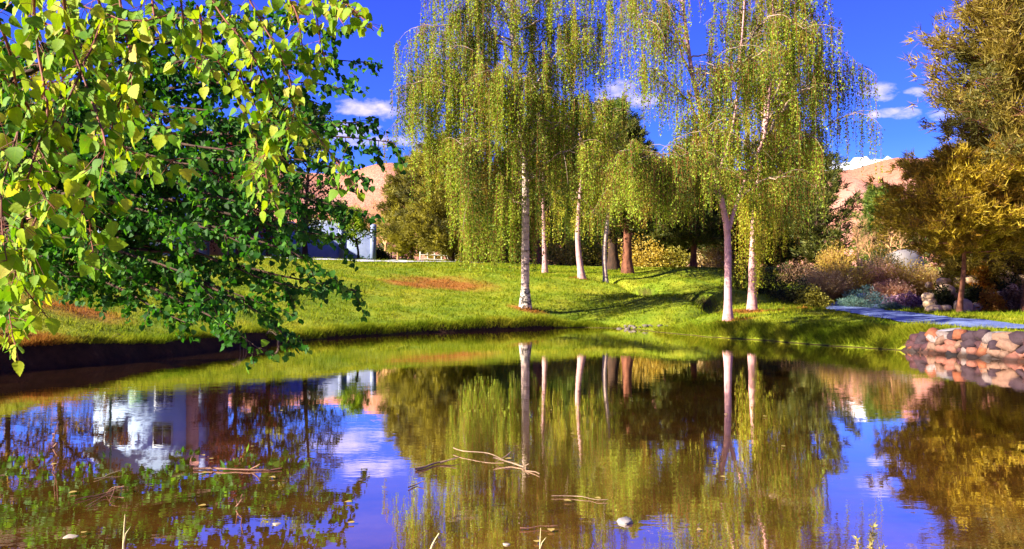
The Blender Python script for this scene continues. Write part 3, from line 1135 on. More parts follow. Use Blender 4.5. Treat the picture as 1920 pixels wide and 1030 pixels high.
tr1 = [b1, p1(985, 480), p1(986, 380), p1(984, 300), p1(974, 230, .1), p1(966, 130, .1), p1(958, 40), p1(962, -60), p1(960, -150), p1(966, -240)]
limbs1 = [
    (p1(985, 300), p1(960, 200, -1.5), p1(890, 120, -2.2), 1.0, 0.06),
    (p1(985, 320), p1(900, 140, 1), p1(830, 105, 1.6), 1.3, 0.07),
    (p1(983, 290), p1(860, 120, -.5), p1(762, 175, -.8), 1.2, 0.07),
    (p1(980, 250), p1(850, 90, .5), p1(775, 130, .6), 1.0, 0.06),
    (p1(970, 190), p1(870, 20, -.5), p1(785, 62, -.7), 0.7, 0.06),
    (p1(965, 130), p1(900, -20, 0.5), p1(840, 10, 1), 1.0, 0.05),
    (p1(960, 60), p1(880, -90, -.5), p1(825, -40, -1), 1.0, 0.05),
    (p1(984, 330), p1(930, 270, -2), p1(870, 290, -2.4), 1.6, 0.05),
    (p1(985, 350), p1(920, 290, 1), p1(850, 300, 1.6), 1.6, 0.05),
    (p1(984, 310), p1(1060, 190, -.6), p1(1130, 200, -1), 1.0, 0.06),
    (p1(984, 300), p1(1050, 150, 1), p1(1110, 170, 1.8), 1.0, 0.06),
    (p1(972, 220), p1(1040, 90, -1), p1(1085, 100, -1.6), 1.2, 0.06),
    (p1(966, 140), p1(1050, 0, .4), p1(1125, 30, .6), 1.0, 0.05),
    (p1(962, 60), p1(1060, -70, -.5), p1(1150, -20, -.9), 0.7, 0.05),
    (p1(984, 350), p1(1040, 280, -1.4), p1(1075, 300, -1.9), 1.2, 0.05),
    (p1(985, 340), p1(1040, 250, 1.6), p1(1100, 280, 2.4), 1.0, 0.05),
    (p1(984, 380), p1(930, 340, -1), p1(880, 372, -1.4), 1.5, 0.035),
    (p1(985, 390), p1(950, 345, 1.4), p1(905, 378, 2.2), 1.4, 0.035),
    (p1(984, 300), p1(850, 190, .4), p1(750, 215, .3), 1.3, 0.06),
    (p1(975, 240), p1(940, 160, -1.8), p1(925, 170, -3), 1.1, 0.05),
]
prof1 = lambda f: 4.0 * (1 - 0.55 * f) * min(1.0, 0.3 + 2.0 * max(f - 0.25, 0))
_, n = weeping_birch('weeping_birch', 'tall weeping birch with straight white trunk and long olive curtains on the open lawn', b1, [(tr1, 0.175, 0.04)], limbs1,
                     M['birch_leaf'], M['birch_bark'], 11, prof1, 'weeping birches', foot=M['birch_bark_rough'], zlow=1.25, maxlen=4.4, strand_per_m=9, rand_limbs=38, spacing=0.040, leaf=0.08, z0=0.36)
NL += n

# --- forked birch on the point of the right bank
D2 = 25.5
b2 = P(1365, 602, D2)
b2[2] = gz(b2[0], b2[1]) - 0.03


def p2(px, py, dy=0.0):
    return [W(px, D2), D2 + dy, Z(py, D2)]


tr2 = [b2, p2(1365, 520), p2(1364, 440), p2(1358, 400), p2(1343, 330), p2(1325, 250), p2(1308, 190), p2(1292, 110), p2(1283, 30), p2(1270, -60), p2(1262, -140)]
tr2b = [p2(1364, 440), p2(1385, 375, .1), p2(1412, 310, .2), p2(1436, 258, .2), p2(1448, 190, .3), p2(1452, 110, .2), p2(1450, 20), p2(1440, -70)]
tr2c = [p2(1345, 335), p2(1370, 230, -.4), p2(1378, 130, -.5), p2(1382, 40, -.6), p2(1388, -80, -.6)]
limbs2 = [
    (p2(1352, 380), p2(1280, 285, -.6), p2(1160, 292, -1.0), 3.6, 0.05),
    (p2(1345, 350), p2(1260, 262, .6), p2(1190, 296, 1.2), 3.0, 0.05),
    (p2(1347, 360), p2(1290, 300, -1.6), p2(1240, 310, -2.2), 2.4, 0.04),
    (p2(1325, 260), p2(1270, 120, .3), p2(1205, 120, .4), 1.0, 0.05),
    (p2(1300, 150), p2(1250, 20, -.4), p2(1195, 60, -.6), 1.0, 0.04),
    (p2(1290, 100), p2(1240, -60, .6), p2(1200, -30, 1), 1.0, 0.04),
    (p2(1450, 300, .2), p2(1490, 262, -.3), p2(1590, 220, -.5), 0.8, 0.055),
    (p2(1440, 260), p2(1510, 110, 0), p2(1598, 135, 0.2), 0.9, 0.05),
    (p2(1448, 190), p2(1510, 70, .6), p2(1565, 120, 1), 1.0, 0.05),
    (p2(1450, 130), p2(1500, 20, -.6), p2(1530, 100, -.9), 1.0, 0.05),
    (p2(1450, 60), p2(1480, -30, .4), p2(1505, 40, .6), 0.8, 0.04),
    (p2(1436, 258), p2(1470, 180, -1.2), p2(1490, 190, -1.8), 1.0, 0.05),
    (p2(1410, 310), p2(1430, 230, 1.2), p2(1480, 260, 2.0), 1.0, 0.05),
    (p2(1385, 375), p2(1420, 330, -.9), p2(1445, 345, -1.4), 1.0, 0.04),
    (p2(1345, 340), p2(1330, 260, -1.2), p2(1290, 265, -1.9), 0.9, 0.05),
    (p2(1372, 210), p2(1390, 110, -1.4), p2(1400, 130, -2.0), 0.9, 0.05),
    (p2(1378, 130), p2(1420, 20, -.8), p2(1460, 60, -1.2), 1.0, 0.04),
    (p2(1436, 258), p2(1456, 300, .2), p2(1500, 300, .3), 0.8, 0.04),
]
prof2 = lambda f: 2.5 * (1 - 0.5 * f) * min(1.0, 0.2 + 2.0 * max(f - 0.3, 0))
_, n = weeping_birch('weeping_birch', 'forked weeping birch with slim pink trunk at the tip of the grassy point', b2, [(tr2, 0.135, 0.025), (tr2b, 0.07, 0.02), (tr2c, 0.045, 0.02)], limbs2,
                     M['birch_leaf'], M['birch_pink'], 12, prof2, 'weeping birches', zlow=2.7, strand_per_m=9.5, rand_limbs=44, leaf=0.068, z0=0.42, maxlen=2.9)
NL += n

# --- birch behind it with the low hanging curtain
D3 = 30
b3 = P(1410, 583, D3)
b3[2] = gz(b3[0], b3[1]) - 0.03


def p3(px, py, dy=0.0):
    return [W(px, D3), D3 + dy, Z(py, D3)]


tr3 = [b3, p3(1411, 500), p3(1414, 420), p3(1420, 340), p3(1430, 250), p3(1436, 160), p3(1444, 60), p3(1450, -60)]
limbs3 = [
    (p3(1414, 400), p3(1440, 300, -.6), p3(1462, 340, -.9), 2.0, 0.04),
    (p3(1416, 380), p3(1445, 280, .6), p3(1480, 330, .8), 1.6, 0.04),
    (p3(1415, 400), p3(1410, 340, -1.0), p3(1405, 380, -1.4), 1.2, 0.04),
    (p3(1420, 330), p3(1480, 230, .6), p3(1540, 250, 1), 1.0, 0.05),
    (p3(1430, 250), p3(1490, 150, 1), p3(1530, 190, 1.8), 1.0, 0.05),
    (p3(1425, 290), p3(1370, 210, 1), p3(1330, 240, 1.8), 1.0, 0.05),
]
prof3 = lambda f: 2.6 * (1 - 0.5 * f) * min(1.0, 0.3 + 2.0 * max(f - 0.3, 0))
_, n = weeping_birch('weeping_birch', 'weeping birch whose strands hang almost to the ground beside its brown patch of soil', b3, [(tr3, 0.165, 0.03)], limbs3,
                     M['birch_leaf_gold'], M['birch_pink'], 13, prof3, 'weeping birches', zlow=0.35, maxlen=4.4, rand_limbs=14, z0=0.45)
NL += n


# --- three birches farther up the lawn
def back_birch(px, py, d, label, mat, seed, bark, r0, hpx, spread, foot=None, lean=0, n=18, zlow=2.2):
    b = P(px, py, d)
    b[2] = gz(b[0], b[1]) - 0.03
    f = d / FPX
    tr = [b] + [np.array([b[0] + lean * t * f + 0.15 * math.sin(t * 7 + seed), d + 0.1 * math.sin(t * 5), b[2] + hpx * f * t]) for t in (0.2, 0.4, 0.6, 0.8, 1.0)]
    pr = lambda q: spread * (1 - 0.5 * q) * min(1.0, 0.35 + 2.2 * max(q - 0.25, 0))
    return weeping_birch('weeping_birch', label, b, [(tr, r0, 0.03)], [], mat, bark, seed, pr, 'weeping birches', foot=foot, zlow=zlow, rand_limbs=n, z0=0.36, leaf=0.095, spacing=0.05, strand_per_m=7)


_, n = back_birch(1022, 513, 45, 'weeping birch with pale pink stem directly behind the tall birch', M['birch_leaf'], 21, M['birch_pink'], 0.15, 390, 3.2)
NL += n
_, n = back_birch(1091, 525, 41, 'weeping birch with bright yellow curtain and leaning pink stem on the lawn', M['birch_leaf_gold'], 22, M['birch_pink'], 0.17, 330, 2.9, lean=-8, n=22, zlow=1.6)
NL += n
_, n = back_birch(1137, 525, 41.5, 'weeping birch with black and white ringed stem next to the pine trunks', M['birch_leaf'], 23, M['birch_bark'], 0.14, 360, 2.3, foot=M['birch_bark_rough'], n=14)
NL += n
print('birch leaves', NL)


# ------------------------------------------------------------------ pines
NEEDLE = np.array([[-0.5, 0, 0], [0.5, 0, 0], [0, 1, 0]])


def pine(name, label, base, H, spread, mat, bark, seed, r0, group=None, z0=0.2, n_br=90, tufts=16, needles=15, nl=0.22, nw=0.03, shape=1.0, droop=0.1, lean=(0, 0), gap=0.0):
    r = np.random.default_rng(seed)
    base = np.asarray(base, float)
    th = thing(name, label, 'tree', base, group)
    t = np.linspace(0, 1, 12)
    path = base + np.stack([lean[0] * t + 0.06 * np.sin(t * 8 + seed), lean[1] * t + 0.06 * np.cos(t * 7), H * t], 1)
    MB().tube(path, r0 * (1 - 0.9 * t) * (1 + 0.35 * (t == 0)), 9).build('trunk', bark, th, True, base)
    br = MB()
    TP, TD = [], []
    az = r.random() * 6
    for k in range(n_br):
        f = z0 + (0.985 - z0) * (k + r.random()) / n_br
        az += 2.4 + r.normal(0, 0.5)
        p0 = np.array([np.interp(f, t, path[:, i]) for i in range(3)])
        q = (f - z0) / (1 - z0)
        Lb = spread * (1 - q) ** (0.8 * shape) * r.uniform(0.55, 1.1) * min(1, 0.55 + 2 * q) + 0.25
        if r.random() < gap:
            Lb *= 0.4
        d = np.array([math.cos(az), math.sin(az), 0])
        up = (0.15 + 0.5 * q) * Lb
        pb = bez(p0, p0 + d * Lb * 0.6 + np.array([0, 0, up * 0.3 - droop * Lb]), p0 + d * Lb + np.array([0, 0, up - droop * Lb]), 6)
        br.tube(pb, np.linspace(0.02 + 0.010 * Lb, 0.008, 6), 4)
        m = max(5, int(1.12 * tufts * (0.35 + Lb / max(spread, 0.5))))
        for j in range(m):
            u = 0.28 + 0.72 * (j + r.random()) / m
            x = u * 5
            i = min(int(x), 4)
            c = pb[i] * (1 - x + i) + pb[i + 1] * (x - i)
            off = r.normal(0, 1, 3) * np.array([1, 1, 0.5]) * (0.08 + 0.13 * Lb * (1.1 - u * 0.6))
            e = c + off
            if np.linalg.norm(off) > 0.3:
                br.tube([c, e], [0.008, 0.005], 3)
            TP.append(e)
            TD.append(unit(off * 0.7 + d * 0.5 + np.array([0, 0, 0.45])))
    br.build('branches', bark, th, True, base, 'stuff')
    TP, TD = np.array(TP), np.array(TD)
    k = len(TP)
    pos = np.repeat(TP, needles, 0) + r.normal(0, nl * 0.25, (k * needles, 3))
    ax = unit(np.repeat(TD, needles, 0) + r.normal(0, 0.62, (k * needles, 3)))
    nrm = r.normal(0, 1, (k * needles, 3))
    T = NEEDLE * np.array([nw / nl, 1, 1])
    V, F = scatter(T * np.array([1.75, 1, 1]), [[0, 1, 2]], pos, ax, nrm, nl * r.uniform(0.7, 1.25, k * needles))
    obj('needles', V, F, mat, th, False, base, 'stuff')
    return th


M['needle_olive'] = foliage('needle_olive', [(0, (0.13, 0.12, 0.014)), (0.5, (0.27, 0.24, 0.025)), (1, (0.44, 0.38, 0.06))], trans=0.4, gloss=0.02,
                            patch=[(0, (0.05, 0.055, 0.010)), (1, (0.16, 0.14, 0.03))], pscale=0.5, stretch=(1, 1, 1.4))
M['needle_dark'] = foliage('needle_dark', [(0, (0.04, 0.055, 0.010)), (0.6, (0.10, 0.12, 0.016)), (1, (0.24, 0.21, 0.04))], trans=0.4, gloss=0.02)
M['needle_green'] = foliage('needle_green', [(0, (0.05, 0.10, 0.012)), (0.6, (0.13, 0.20, 0.02)), (1, (0.28, 0.30, 0.05))], trans=0.4, gloss=0.02)
M['needle_bronze'] = foliage('needle_bronze', [(0, (0.11, 0.075, 0.010)), (0.5, (0.24, 0.17, 0.020)), (1, (0.42, 0.31, 0.06))], trans=0.4, gloss=0.02,
                             patch=[(0, (0.06, 0.065, 0.015)), (1, (0.20, 0.17, 0.03))], pscale=0.5, stretch=(1, 1, 1))
M['needle_gold'] = foliage('needle_gold', [(0, (0.19, 0.12, 0.006)), (0.5, (0.38, 0.26, 0.012)), (1, (0.62, 0.46, 0.04))], trans=0.42, gloss=0.02,
                           patch=[(0, (0.15, 0.10, 0.010)), (1, (0.42, 0.22, 0.02))], pscale=0.7, stretch=(1, 1, 1.2))


def pbase(px, d, py=None):
    x = W(px, d)
    return np.array([x, d, gz(x, d) - 0.04])


def hgt(b, py):
    return Z(py, b[1]) - b[2]


PG = 'pines behind the lawn'
b = pbase(846, 56)
pine('pine_tree', 'broad feathery olive pine beside the drive, low branches sweeping to the ground', b, hgt(b, 270), 4.6, M['needle_olive'], M['dark_bark'], 31, 0.24, PG, z0=0.06, n_br=125, tufts=30, needles=16, nl=0.36, nw=0.035, droop=-0.18, shape=0.75)
b = pbase(770, 62)
pine('pine_tree', 'smaller olive pine at the edge of the white garden wall', b, hgt(b, 300), 3.2, M['needle_olive'], M['dark_bark'], 32, 0.2, PG, z0=0.08, n_br=90, tufts=22, needles=16, nl=0.36, nw=0.035, droop=-0.15)
b = pbase(1007, 57)
pine('pine_tree', 'pine with thick brown trunk on the crest behind the pale birch stem', b, hgt(b, 180), 3.6, M['needle_dark'], M['pine_bark'], 33, 0.36, PG, z0=0.22, n_br=80, tufts=20, nl=0.3, nw=0.035)
b = pbase(1150, 49)
pine('pine_tree', 'dark trunked pine, its pointed green top showing between the two big birches', b, hgt(b, 190), 3.0, M['needle_green'], M['dark_bark'], 34, 0.34, PG, z0=0.26, n_br=95, tufts=24, nl=0.28, nw=0.035, shape=0.7)
b = pbase(1178, 46)
pine('pine_tree', 'pine with stout red brown trunk flaring at the foot above the ditch', b, hgt(b, 230), 2.8, M['needle_dark'], M['pine_bark'], 35, 0.31, PG, z0=0.30, n_br=80, tufts=20, nl=0.28, nw=0.035)
b = pbase(1302, 52)
pine('pine_tree', 'slender red trunked pine standing alone above the rolling mounds', b, hgt(b, 262), 3.4, M['needle_dark'], M['pine_bark'], 36, 0.22, PG, z0=0.2, n_br=85, tufts=22, nl=0.3, nw=0.035)
b = pbase(1235, 60)
pine('pine_tree', 'bushy dark pine filling the gap behind the rolling mounds', b, hgt(b, 330), 4.4, M['needle_dark'], M['dark_bark'], 37, 0.25, PG, z0=0.08, n_br=100, tufts=24, nl=0.34, nw=0.04, shape=0.6)
b = pbase(1395, 55)
pine('pine_tree', 'dark bushy pine behind the forked birch', b, hgt(b, 350), 3.8, M['needle_dark'], M['dark_bark'], 38, 0.25, PG, z0=0.08, n_br=90, tufts=22, nl=0.34, nw=0.04, shape=0.6)
b = pbase(1532, 46)
pine('pine_tree', 'open branched pine with black trunk beyond the golden shrubs', b, hgt(b, 278), 2.7, M['needle_dark'], M['dark_bark'], 39, 0.19, PG, z0=0.12, n_br=62, tufts=15, nl=0.3, nw=0.035, shape=0.65, droop=0.0, gap=0.15)
b = pbase(1492, 52)
pine('pine_tree', 'narrow dark pine close behind the low hanging curtain of the birch', b, hgt(b, 330), 2.2, M['needle_dark'], M['dark_bark'], 40, 0.17, PG, z0=0.14, n_br=60, tufts=15, nl=0.3, nw=0.035, shape=0.7)
b = pbase(1655, 74)
pine('pine_tree', 'small round topped green pine in front of the pink hill', b, hgt(b, 356), 3.0, M['needle_green'], M['dark_bark'], 41, 0.2, PG, z0=0.1, n_br=80, tufts=18, nl=0.34, nw=0.05, shape=0.55)
for i, (px, d, top, sp, lab) in enumerate([(905, 68, 330, 4.2, 'dark pine standing far behind the low curtains of the tall birch'), (965, 74, 300, 4.4, 'dark pine far back directly behind the tall birch trunk'),
                                          (1058, 70, 320, 4.4, 'dark pine far back between the two pale birch stems'), (1110, 78, 300, 4.2, 'dark pine far back between the yellow curtain and the pine trunks'),
                                          (1345, 72, 340, 4.0, 'dark pine far back beside the fork of the birch'), (1450, 66, 350, 3.6, 'dark pine far back behind the hanging curtain birch')]):
    b = pbase(px, d)
    pine('pine_tree', lab, b, hgt(b, top), sp, M['needle_dark'] if i % 2 else M['needle_green'], M['dark_bark'], 150 + i, 0.26, PG, z0=0.05, n_br=85, tufts=16, needles=12, nl=0.42, nw=0.05, shape=0.6)
# right hand side
b = np.array([18.2, 27.8, 0])
b[2] = gz(b[0], b[1]) - 0.04
pine('pine_tree', 'very tall bronze green pine towering over the rockery', b, 13.5, 3.9, M['needle_bronze'], M['pine_bark'], 42, 0.3, 'pines by the rockery', z0=0.2, n_br=180, tufts=40, needles=17, nl=0.30, nw=0.024, shape=0.42, droop=0.08, gap=0.12)
b = np.array([W(1803, 27.5), 27.5, 0])
b[2] = gz(b[0], b[1]) - 0.04
pine('pine_tree', 'golden pine with slim reddish trunk in front of the rockery boulders', b, hgt(b, 300), 2.9, M['needle_gold'], M['pine_bark'], 43, 0.10, 'pines by the rockery', z0=0.40, n_br=110, tufts=34, needles=18, nl=0.22, nw=0.022, shape=0.5, droop=0.04, gap=0.2)
b = np.array([W(1880, 33), 33, 0])
b[2] = gz(b[0], b[1]) - 0.04
pine('pine_tree', 'dense dark pine crowding behind the golden pine', b, hgt(b, 270), 3.3, M['needle_bronze'], M['dark_bark'], 44, 0.2, 'pines by the rockery', z0=0.16, n_br=95, tufts=26, needles=16, nl=0.26, nw=0.026, shape=0.5)


# ------------------------------------------------------------------ leafy and bare trees
def leafy_tree(name, label, base, H, rad, mat, bark, seed, r0, group=None, leaf=0.12, n_limbs=16, twigs=12, per=16, z0=0.28, squash=1.0, droop=0.15, cat='tree'):
    r = np.random.default_rng(seed)
    base = np.asarray(base, float)
    th = thing(name, label, cat, base, group)
    t = np.linspace(0, 1, 9)
    path = base + np.stack([0.1 * np.sin(t * 5 + seed), 0.1 * np.cos(t * 4 + seed), H * 0.85 * t], 1)
    MB().tube(path, r0 * (1 - 0.85 * t) * (1 + 0.3 * (t == 0)), 8).build('trunk', bark, th, True, base)
    br = MB()
    LP, LA = [], []
    az = r.random() * 6
    for k in range(n_limbs):
        f = z0 + (0.85 - z0) * (k + r.random()) / n_limbs
        az += 2.4 + r.normal(0, 0.3)
        p0 = np.array([np.interp(f / 0.85, t, path[:, i]) for i in range(3)])
        q = (f - z0) / (0.85 - z0)
        Lb = rad * r.uniform(0.7, 1.1) * math.sqrt(max(0.12, 1 - (q * 0.9) ** 2)) * squash
        el = R(10 + 55 * q)
        d = np.array([math.cos(az) * math.cos(el), math.sin(az) * math.cos(el), math.sin(el)])
        pb = bez(p0, p0 + d * Lb * 0.6 + np.array([0, 0, 0.15 * Lb]), p0 + d * Lb, 7)
        br.tube(pb, np.linspace(min(r0 * 0.5, 0.02 + Lb * 0.015), 0.008, 7), 5)
        for j in range(twigs):
            u = 0.25 + 0.75 * (j + r.random()) / twigs
            x = u * 6
            i = min(int(x), 5)
            c = pb[i] * (1 - x + i) + pb[i + 1] * (x - i)
            dd = unit(d * 0.5 + r.normal(0, 0.7, 3) - np.array([0, 0, droop]))
            Lt = r.uniform(0.25, 0.5) * rad * 0.6
            e = c + dd * Lt
            br.tube([c, (c + e) / 2 + [0, 0, 0.03], e], [0.008, 0.006, 0.004], 3)
            uu = r.random((per, 1)) * 0.85 + 0.2
            LP.append(c + (e - c) * uu + r.normal(0, 0.07 * rad ** 0.5, (per, 3)))
            LA.append(np.repeat(dd[None], per, 0))
    br.build('branches', bark, th, True, base, 'stuff')
    LP, LA = np.concatenate(LP), np.concatenate(LA)
    k = len(LP)
    ax = unit(LA * 0.4 + r.normal(0, 0.6, (k, 3)) - np.array([0, 0, 0.35]))
    nrm = unit(r.normal(0, 0.8, (k, 3)) + np.array([0, 0, 0.6]))
    V, F = scatter(LEAF4 * np.array([1.35, 1, 1]), LEAF4F, LP, ax, nrm, leaf * r.uniform(0.7, 1.25, k))
    obj('crown', V, F, mat, th, False, base, 'stuff')
    return th


def bare_tree(name, label, base, H, seed, group=None, bark=None, spread=0.55, r0=None, levels=5):
    r = np.random.default_rng(seed)
    base = np.asarray(base, float)
    th = thing(name, label, 'tree', base, group)
    r0 = r0 or H * 0.018
    trunk, tw = MB(), MB()
    stack = [(base, np.array([0, 0, 1.0]), H * 0.30, r0, 0)]
    n = 0
    while stack:
        p, d, Ln, rr, lv = stack.pop()
        e = p + d * Ln
        mid = (p + e) / 2 + r.normal(0, Ln * 0.05, 3)
        (trunk if lv < 2 else tw).tube([p, mid, e], [rr, rr * 0.85, rr * 0.62], 6 if lv < 2 else 3)
        n += 1
        if lv >= levels:
            continue
        for j in range(r.integers(3, 5) if lv else 5):
            nd = unit(d + r.normal(0, spread, 3) + np.array([0, 0, 0.12]))
            stack.append((p + d * Ln * r.uniform(0.6, 1.0), nd, Ln * r.uniform(0.55, 0.82), rr * 0.55, lv + 1))
    trunk.build('trunk', bark or M['bare_twig'], th, True, base)
    o = tw.build('twigs', bark or M['bare_twig'], th, True, base, 'stuff')
    return th


M['leaf_lime'] = foliage('leaf_lime', [(0, (0.11, 0.24, 0.010)), (0.5, (0.22, 0.36, 0.015)), (1, (0.38, 0.46, 0.03))])
M['leaf_amber'] = foliage('leaf_amber', [(0, (0.14, 0.085, 0.010)), (0.5, (0.26, 0.16, 0.015)), (1, (0.36, 0.27, 0.04))], gloss=0.02)
M['leaf_plum'] = foliage('leaf_plum', [(0, (0.06, 0.008, 0.010)), (0.5, (0.15, 0.016, 0.018)), (1, (0.28, 0.04, 0.03))], gloss=0.03)
M['leaf_mid'] = foliage('leaf_mid', [(0, (0.03, 0.055, 0.008)), (0.5, (0.075, 0.115, 0.014)), (1, (0.15, 0.18, 0.03))], gloss=0.03)
M['leaf_willow'] = foliage('leaf_willow', [(0, (0.15, 0.17, 0.012)), (0.5, (0.27, 0.27, 0.02)), (1, (0.42, 0.40, 0.05))], gloss=0.03)
M['leaf_rust'] = foliage('leaf_rust', [(0, (0.10, 0.03, 0.008)), (0.5, (0.22, 0.075, 0.015)), (1, (0.34, 0.15, 0.03))], gloss=0.02)

b = pbase(669, 52)
leafy_tree('lime_tree', 'small bright lime green tree with forked dark stem by the white wall', b, hgt(b, 398), 1.5, M['leaf_lime'], M['dark_bark'], 51, 0.09, leaf=0.11, n_limbs=18, twigs=12, per=18, z0=0.36)
b = pbase(724, 66)
bare_tree('bare_tree', 'leafless pale trunked tree between the lime green tree and the olive pines', b, hgt(b, 345), 52, 'leafless orange trees', levels=5)
b = pbase(690, 78)
bare_tree('bare_tree', 'leafless orange tree rising behind the lime green tree', b, hgt(b, 330), 53, 'leafless orange trees', levels=5)
b = pbase(748, 74)
leafy_tree('amber_tree', 'thin amber tree in front of the olive pines', b, hgt(b, 370), 2.8, M['leaf_amber'], M['bare_twig'], 54, 0.13, leaf=0.16, n_limbs=16, twigs=10, per=10)
for i, (px, d, top, lab) in enumerate([(1610, 66, 372, 'leafless pinkish tree right behind the open branched pine'), (1632, 58, 400, 'low leafless twiggy tree in front of the round topped pine'),
                                       (1690, 70, 385, 'leafless twiggy tree between the round topped pine and the golden pine'), (1560, 80, 380, 'leafless tree seen through the open branched pine')]):
    b = pbase(px, d)
    bare_tree('bare_tree', lab, b, hgt(b, top), 60 + i, 'leafless orange trees', levels=5)
b = pbase(1672, 52)
leafy_tree('amber_tree', 'yellow green loose tree beside the pale round boulder', b, hgt(b, 400), 1.9, M['leaf_amber'], M['bare_twig'], 66, 0.09, leaf=0.13, n_limbs=15, twigs=10, per=10)
b = np.array([-24.5, 45, 0]); b[2] = gz(b[0], b[1])
# wooded belt below the hills
_rb = random.Random(12)
_proto = {}
for i in range(30):
    px = 610 + i * 40 + _rb.uniform(-14, 14)
    d = _rb.uniform(92, 128)
    kind = ['amber', 'green', 'rusty'][(i * 7 + i // 3) % 3]
    x = W(px, d)
    loc = (x, d, gz(x, d) - 0.1)
    lab = {'amber': 'amber tree in the far wooded belt below the hills', 'green': 'green tree in the far wooded belt below the hills', 'rusty': 'rust coloured tree in the far wooded belt below the hills'}[kind]
    grp = 'far belt trees, ' + kind
    sc_ = _rb.uniform(0.8, 1.15)
    if kind not in _proto:
        _proto[kind] = leafy_tree('far_tree', lab, (0, 0, 0), 7.6, 3.0, M[{'amber': 'leaf_amber', 'green': 'leaf_mid', 'rusty': 'leaf_rust'}[kind]], M['dark_bark'], 170 + i, 0.16, grp, leaf=0.30, n_limbs=20, twigs=10, per=12, z0=0.06)
        o_ = _proto[kind]
        o_.location = loc
    else:
        copy_tree(_proto[kind], loc, _rb.random() * 6.28, (sc_, sc_, sc_ * _rb.uniform(0.85, 1.1)), lab, grp)
# trees by the houses, seen behind the dark tree and mirrored in the pond
for (px, d, H, rad, mat, lab, seed, nm) in [
        (445, 46, 7.4, 2.6, 'leaf_plum', 'dark red plum tree beside the brick chimney', 71, 'plum_tree'),
        (505, 47, 9.6, 2.2, 'leaf_willow', 'yellow green willow next to the red plum tree', 72, 'willow_tree'),
        (575, 48, 10.0, 2.8, 'leaf_mid', 'loose dark green tree beside the yellow willow', 73, 'leafy_tree'),
        (110, 43, 9.5, 3.6, 'leaf_rust', 'rusty brown leafed tree at the corner of the pale house', 74, 'rust_tree'),
        (10, 40, 10.5, 3.8, 'leaf_amber', 'amber leafed tree beyond the rusty brown one', 75, 'amber_tree'),
        (-140, 40, 11, 4.0, 'leaf_rust', 'tall rusty tree at the far end of the left lawn', 76, 'rust_tree')]:
    b = pbase(px, d)
    leafy_tree(nm, lab, b, H, rad, M[mat], M['dark_bark'], seed, 0.16, leaf=0.15, n_limbs=30, twigs=14, per=18, z0=0.10, droop=0.5 if 'willow' in nm else 0.2)


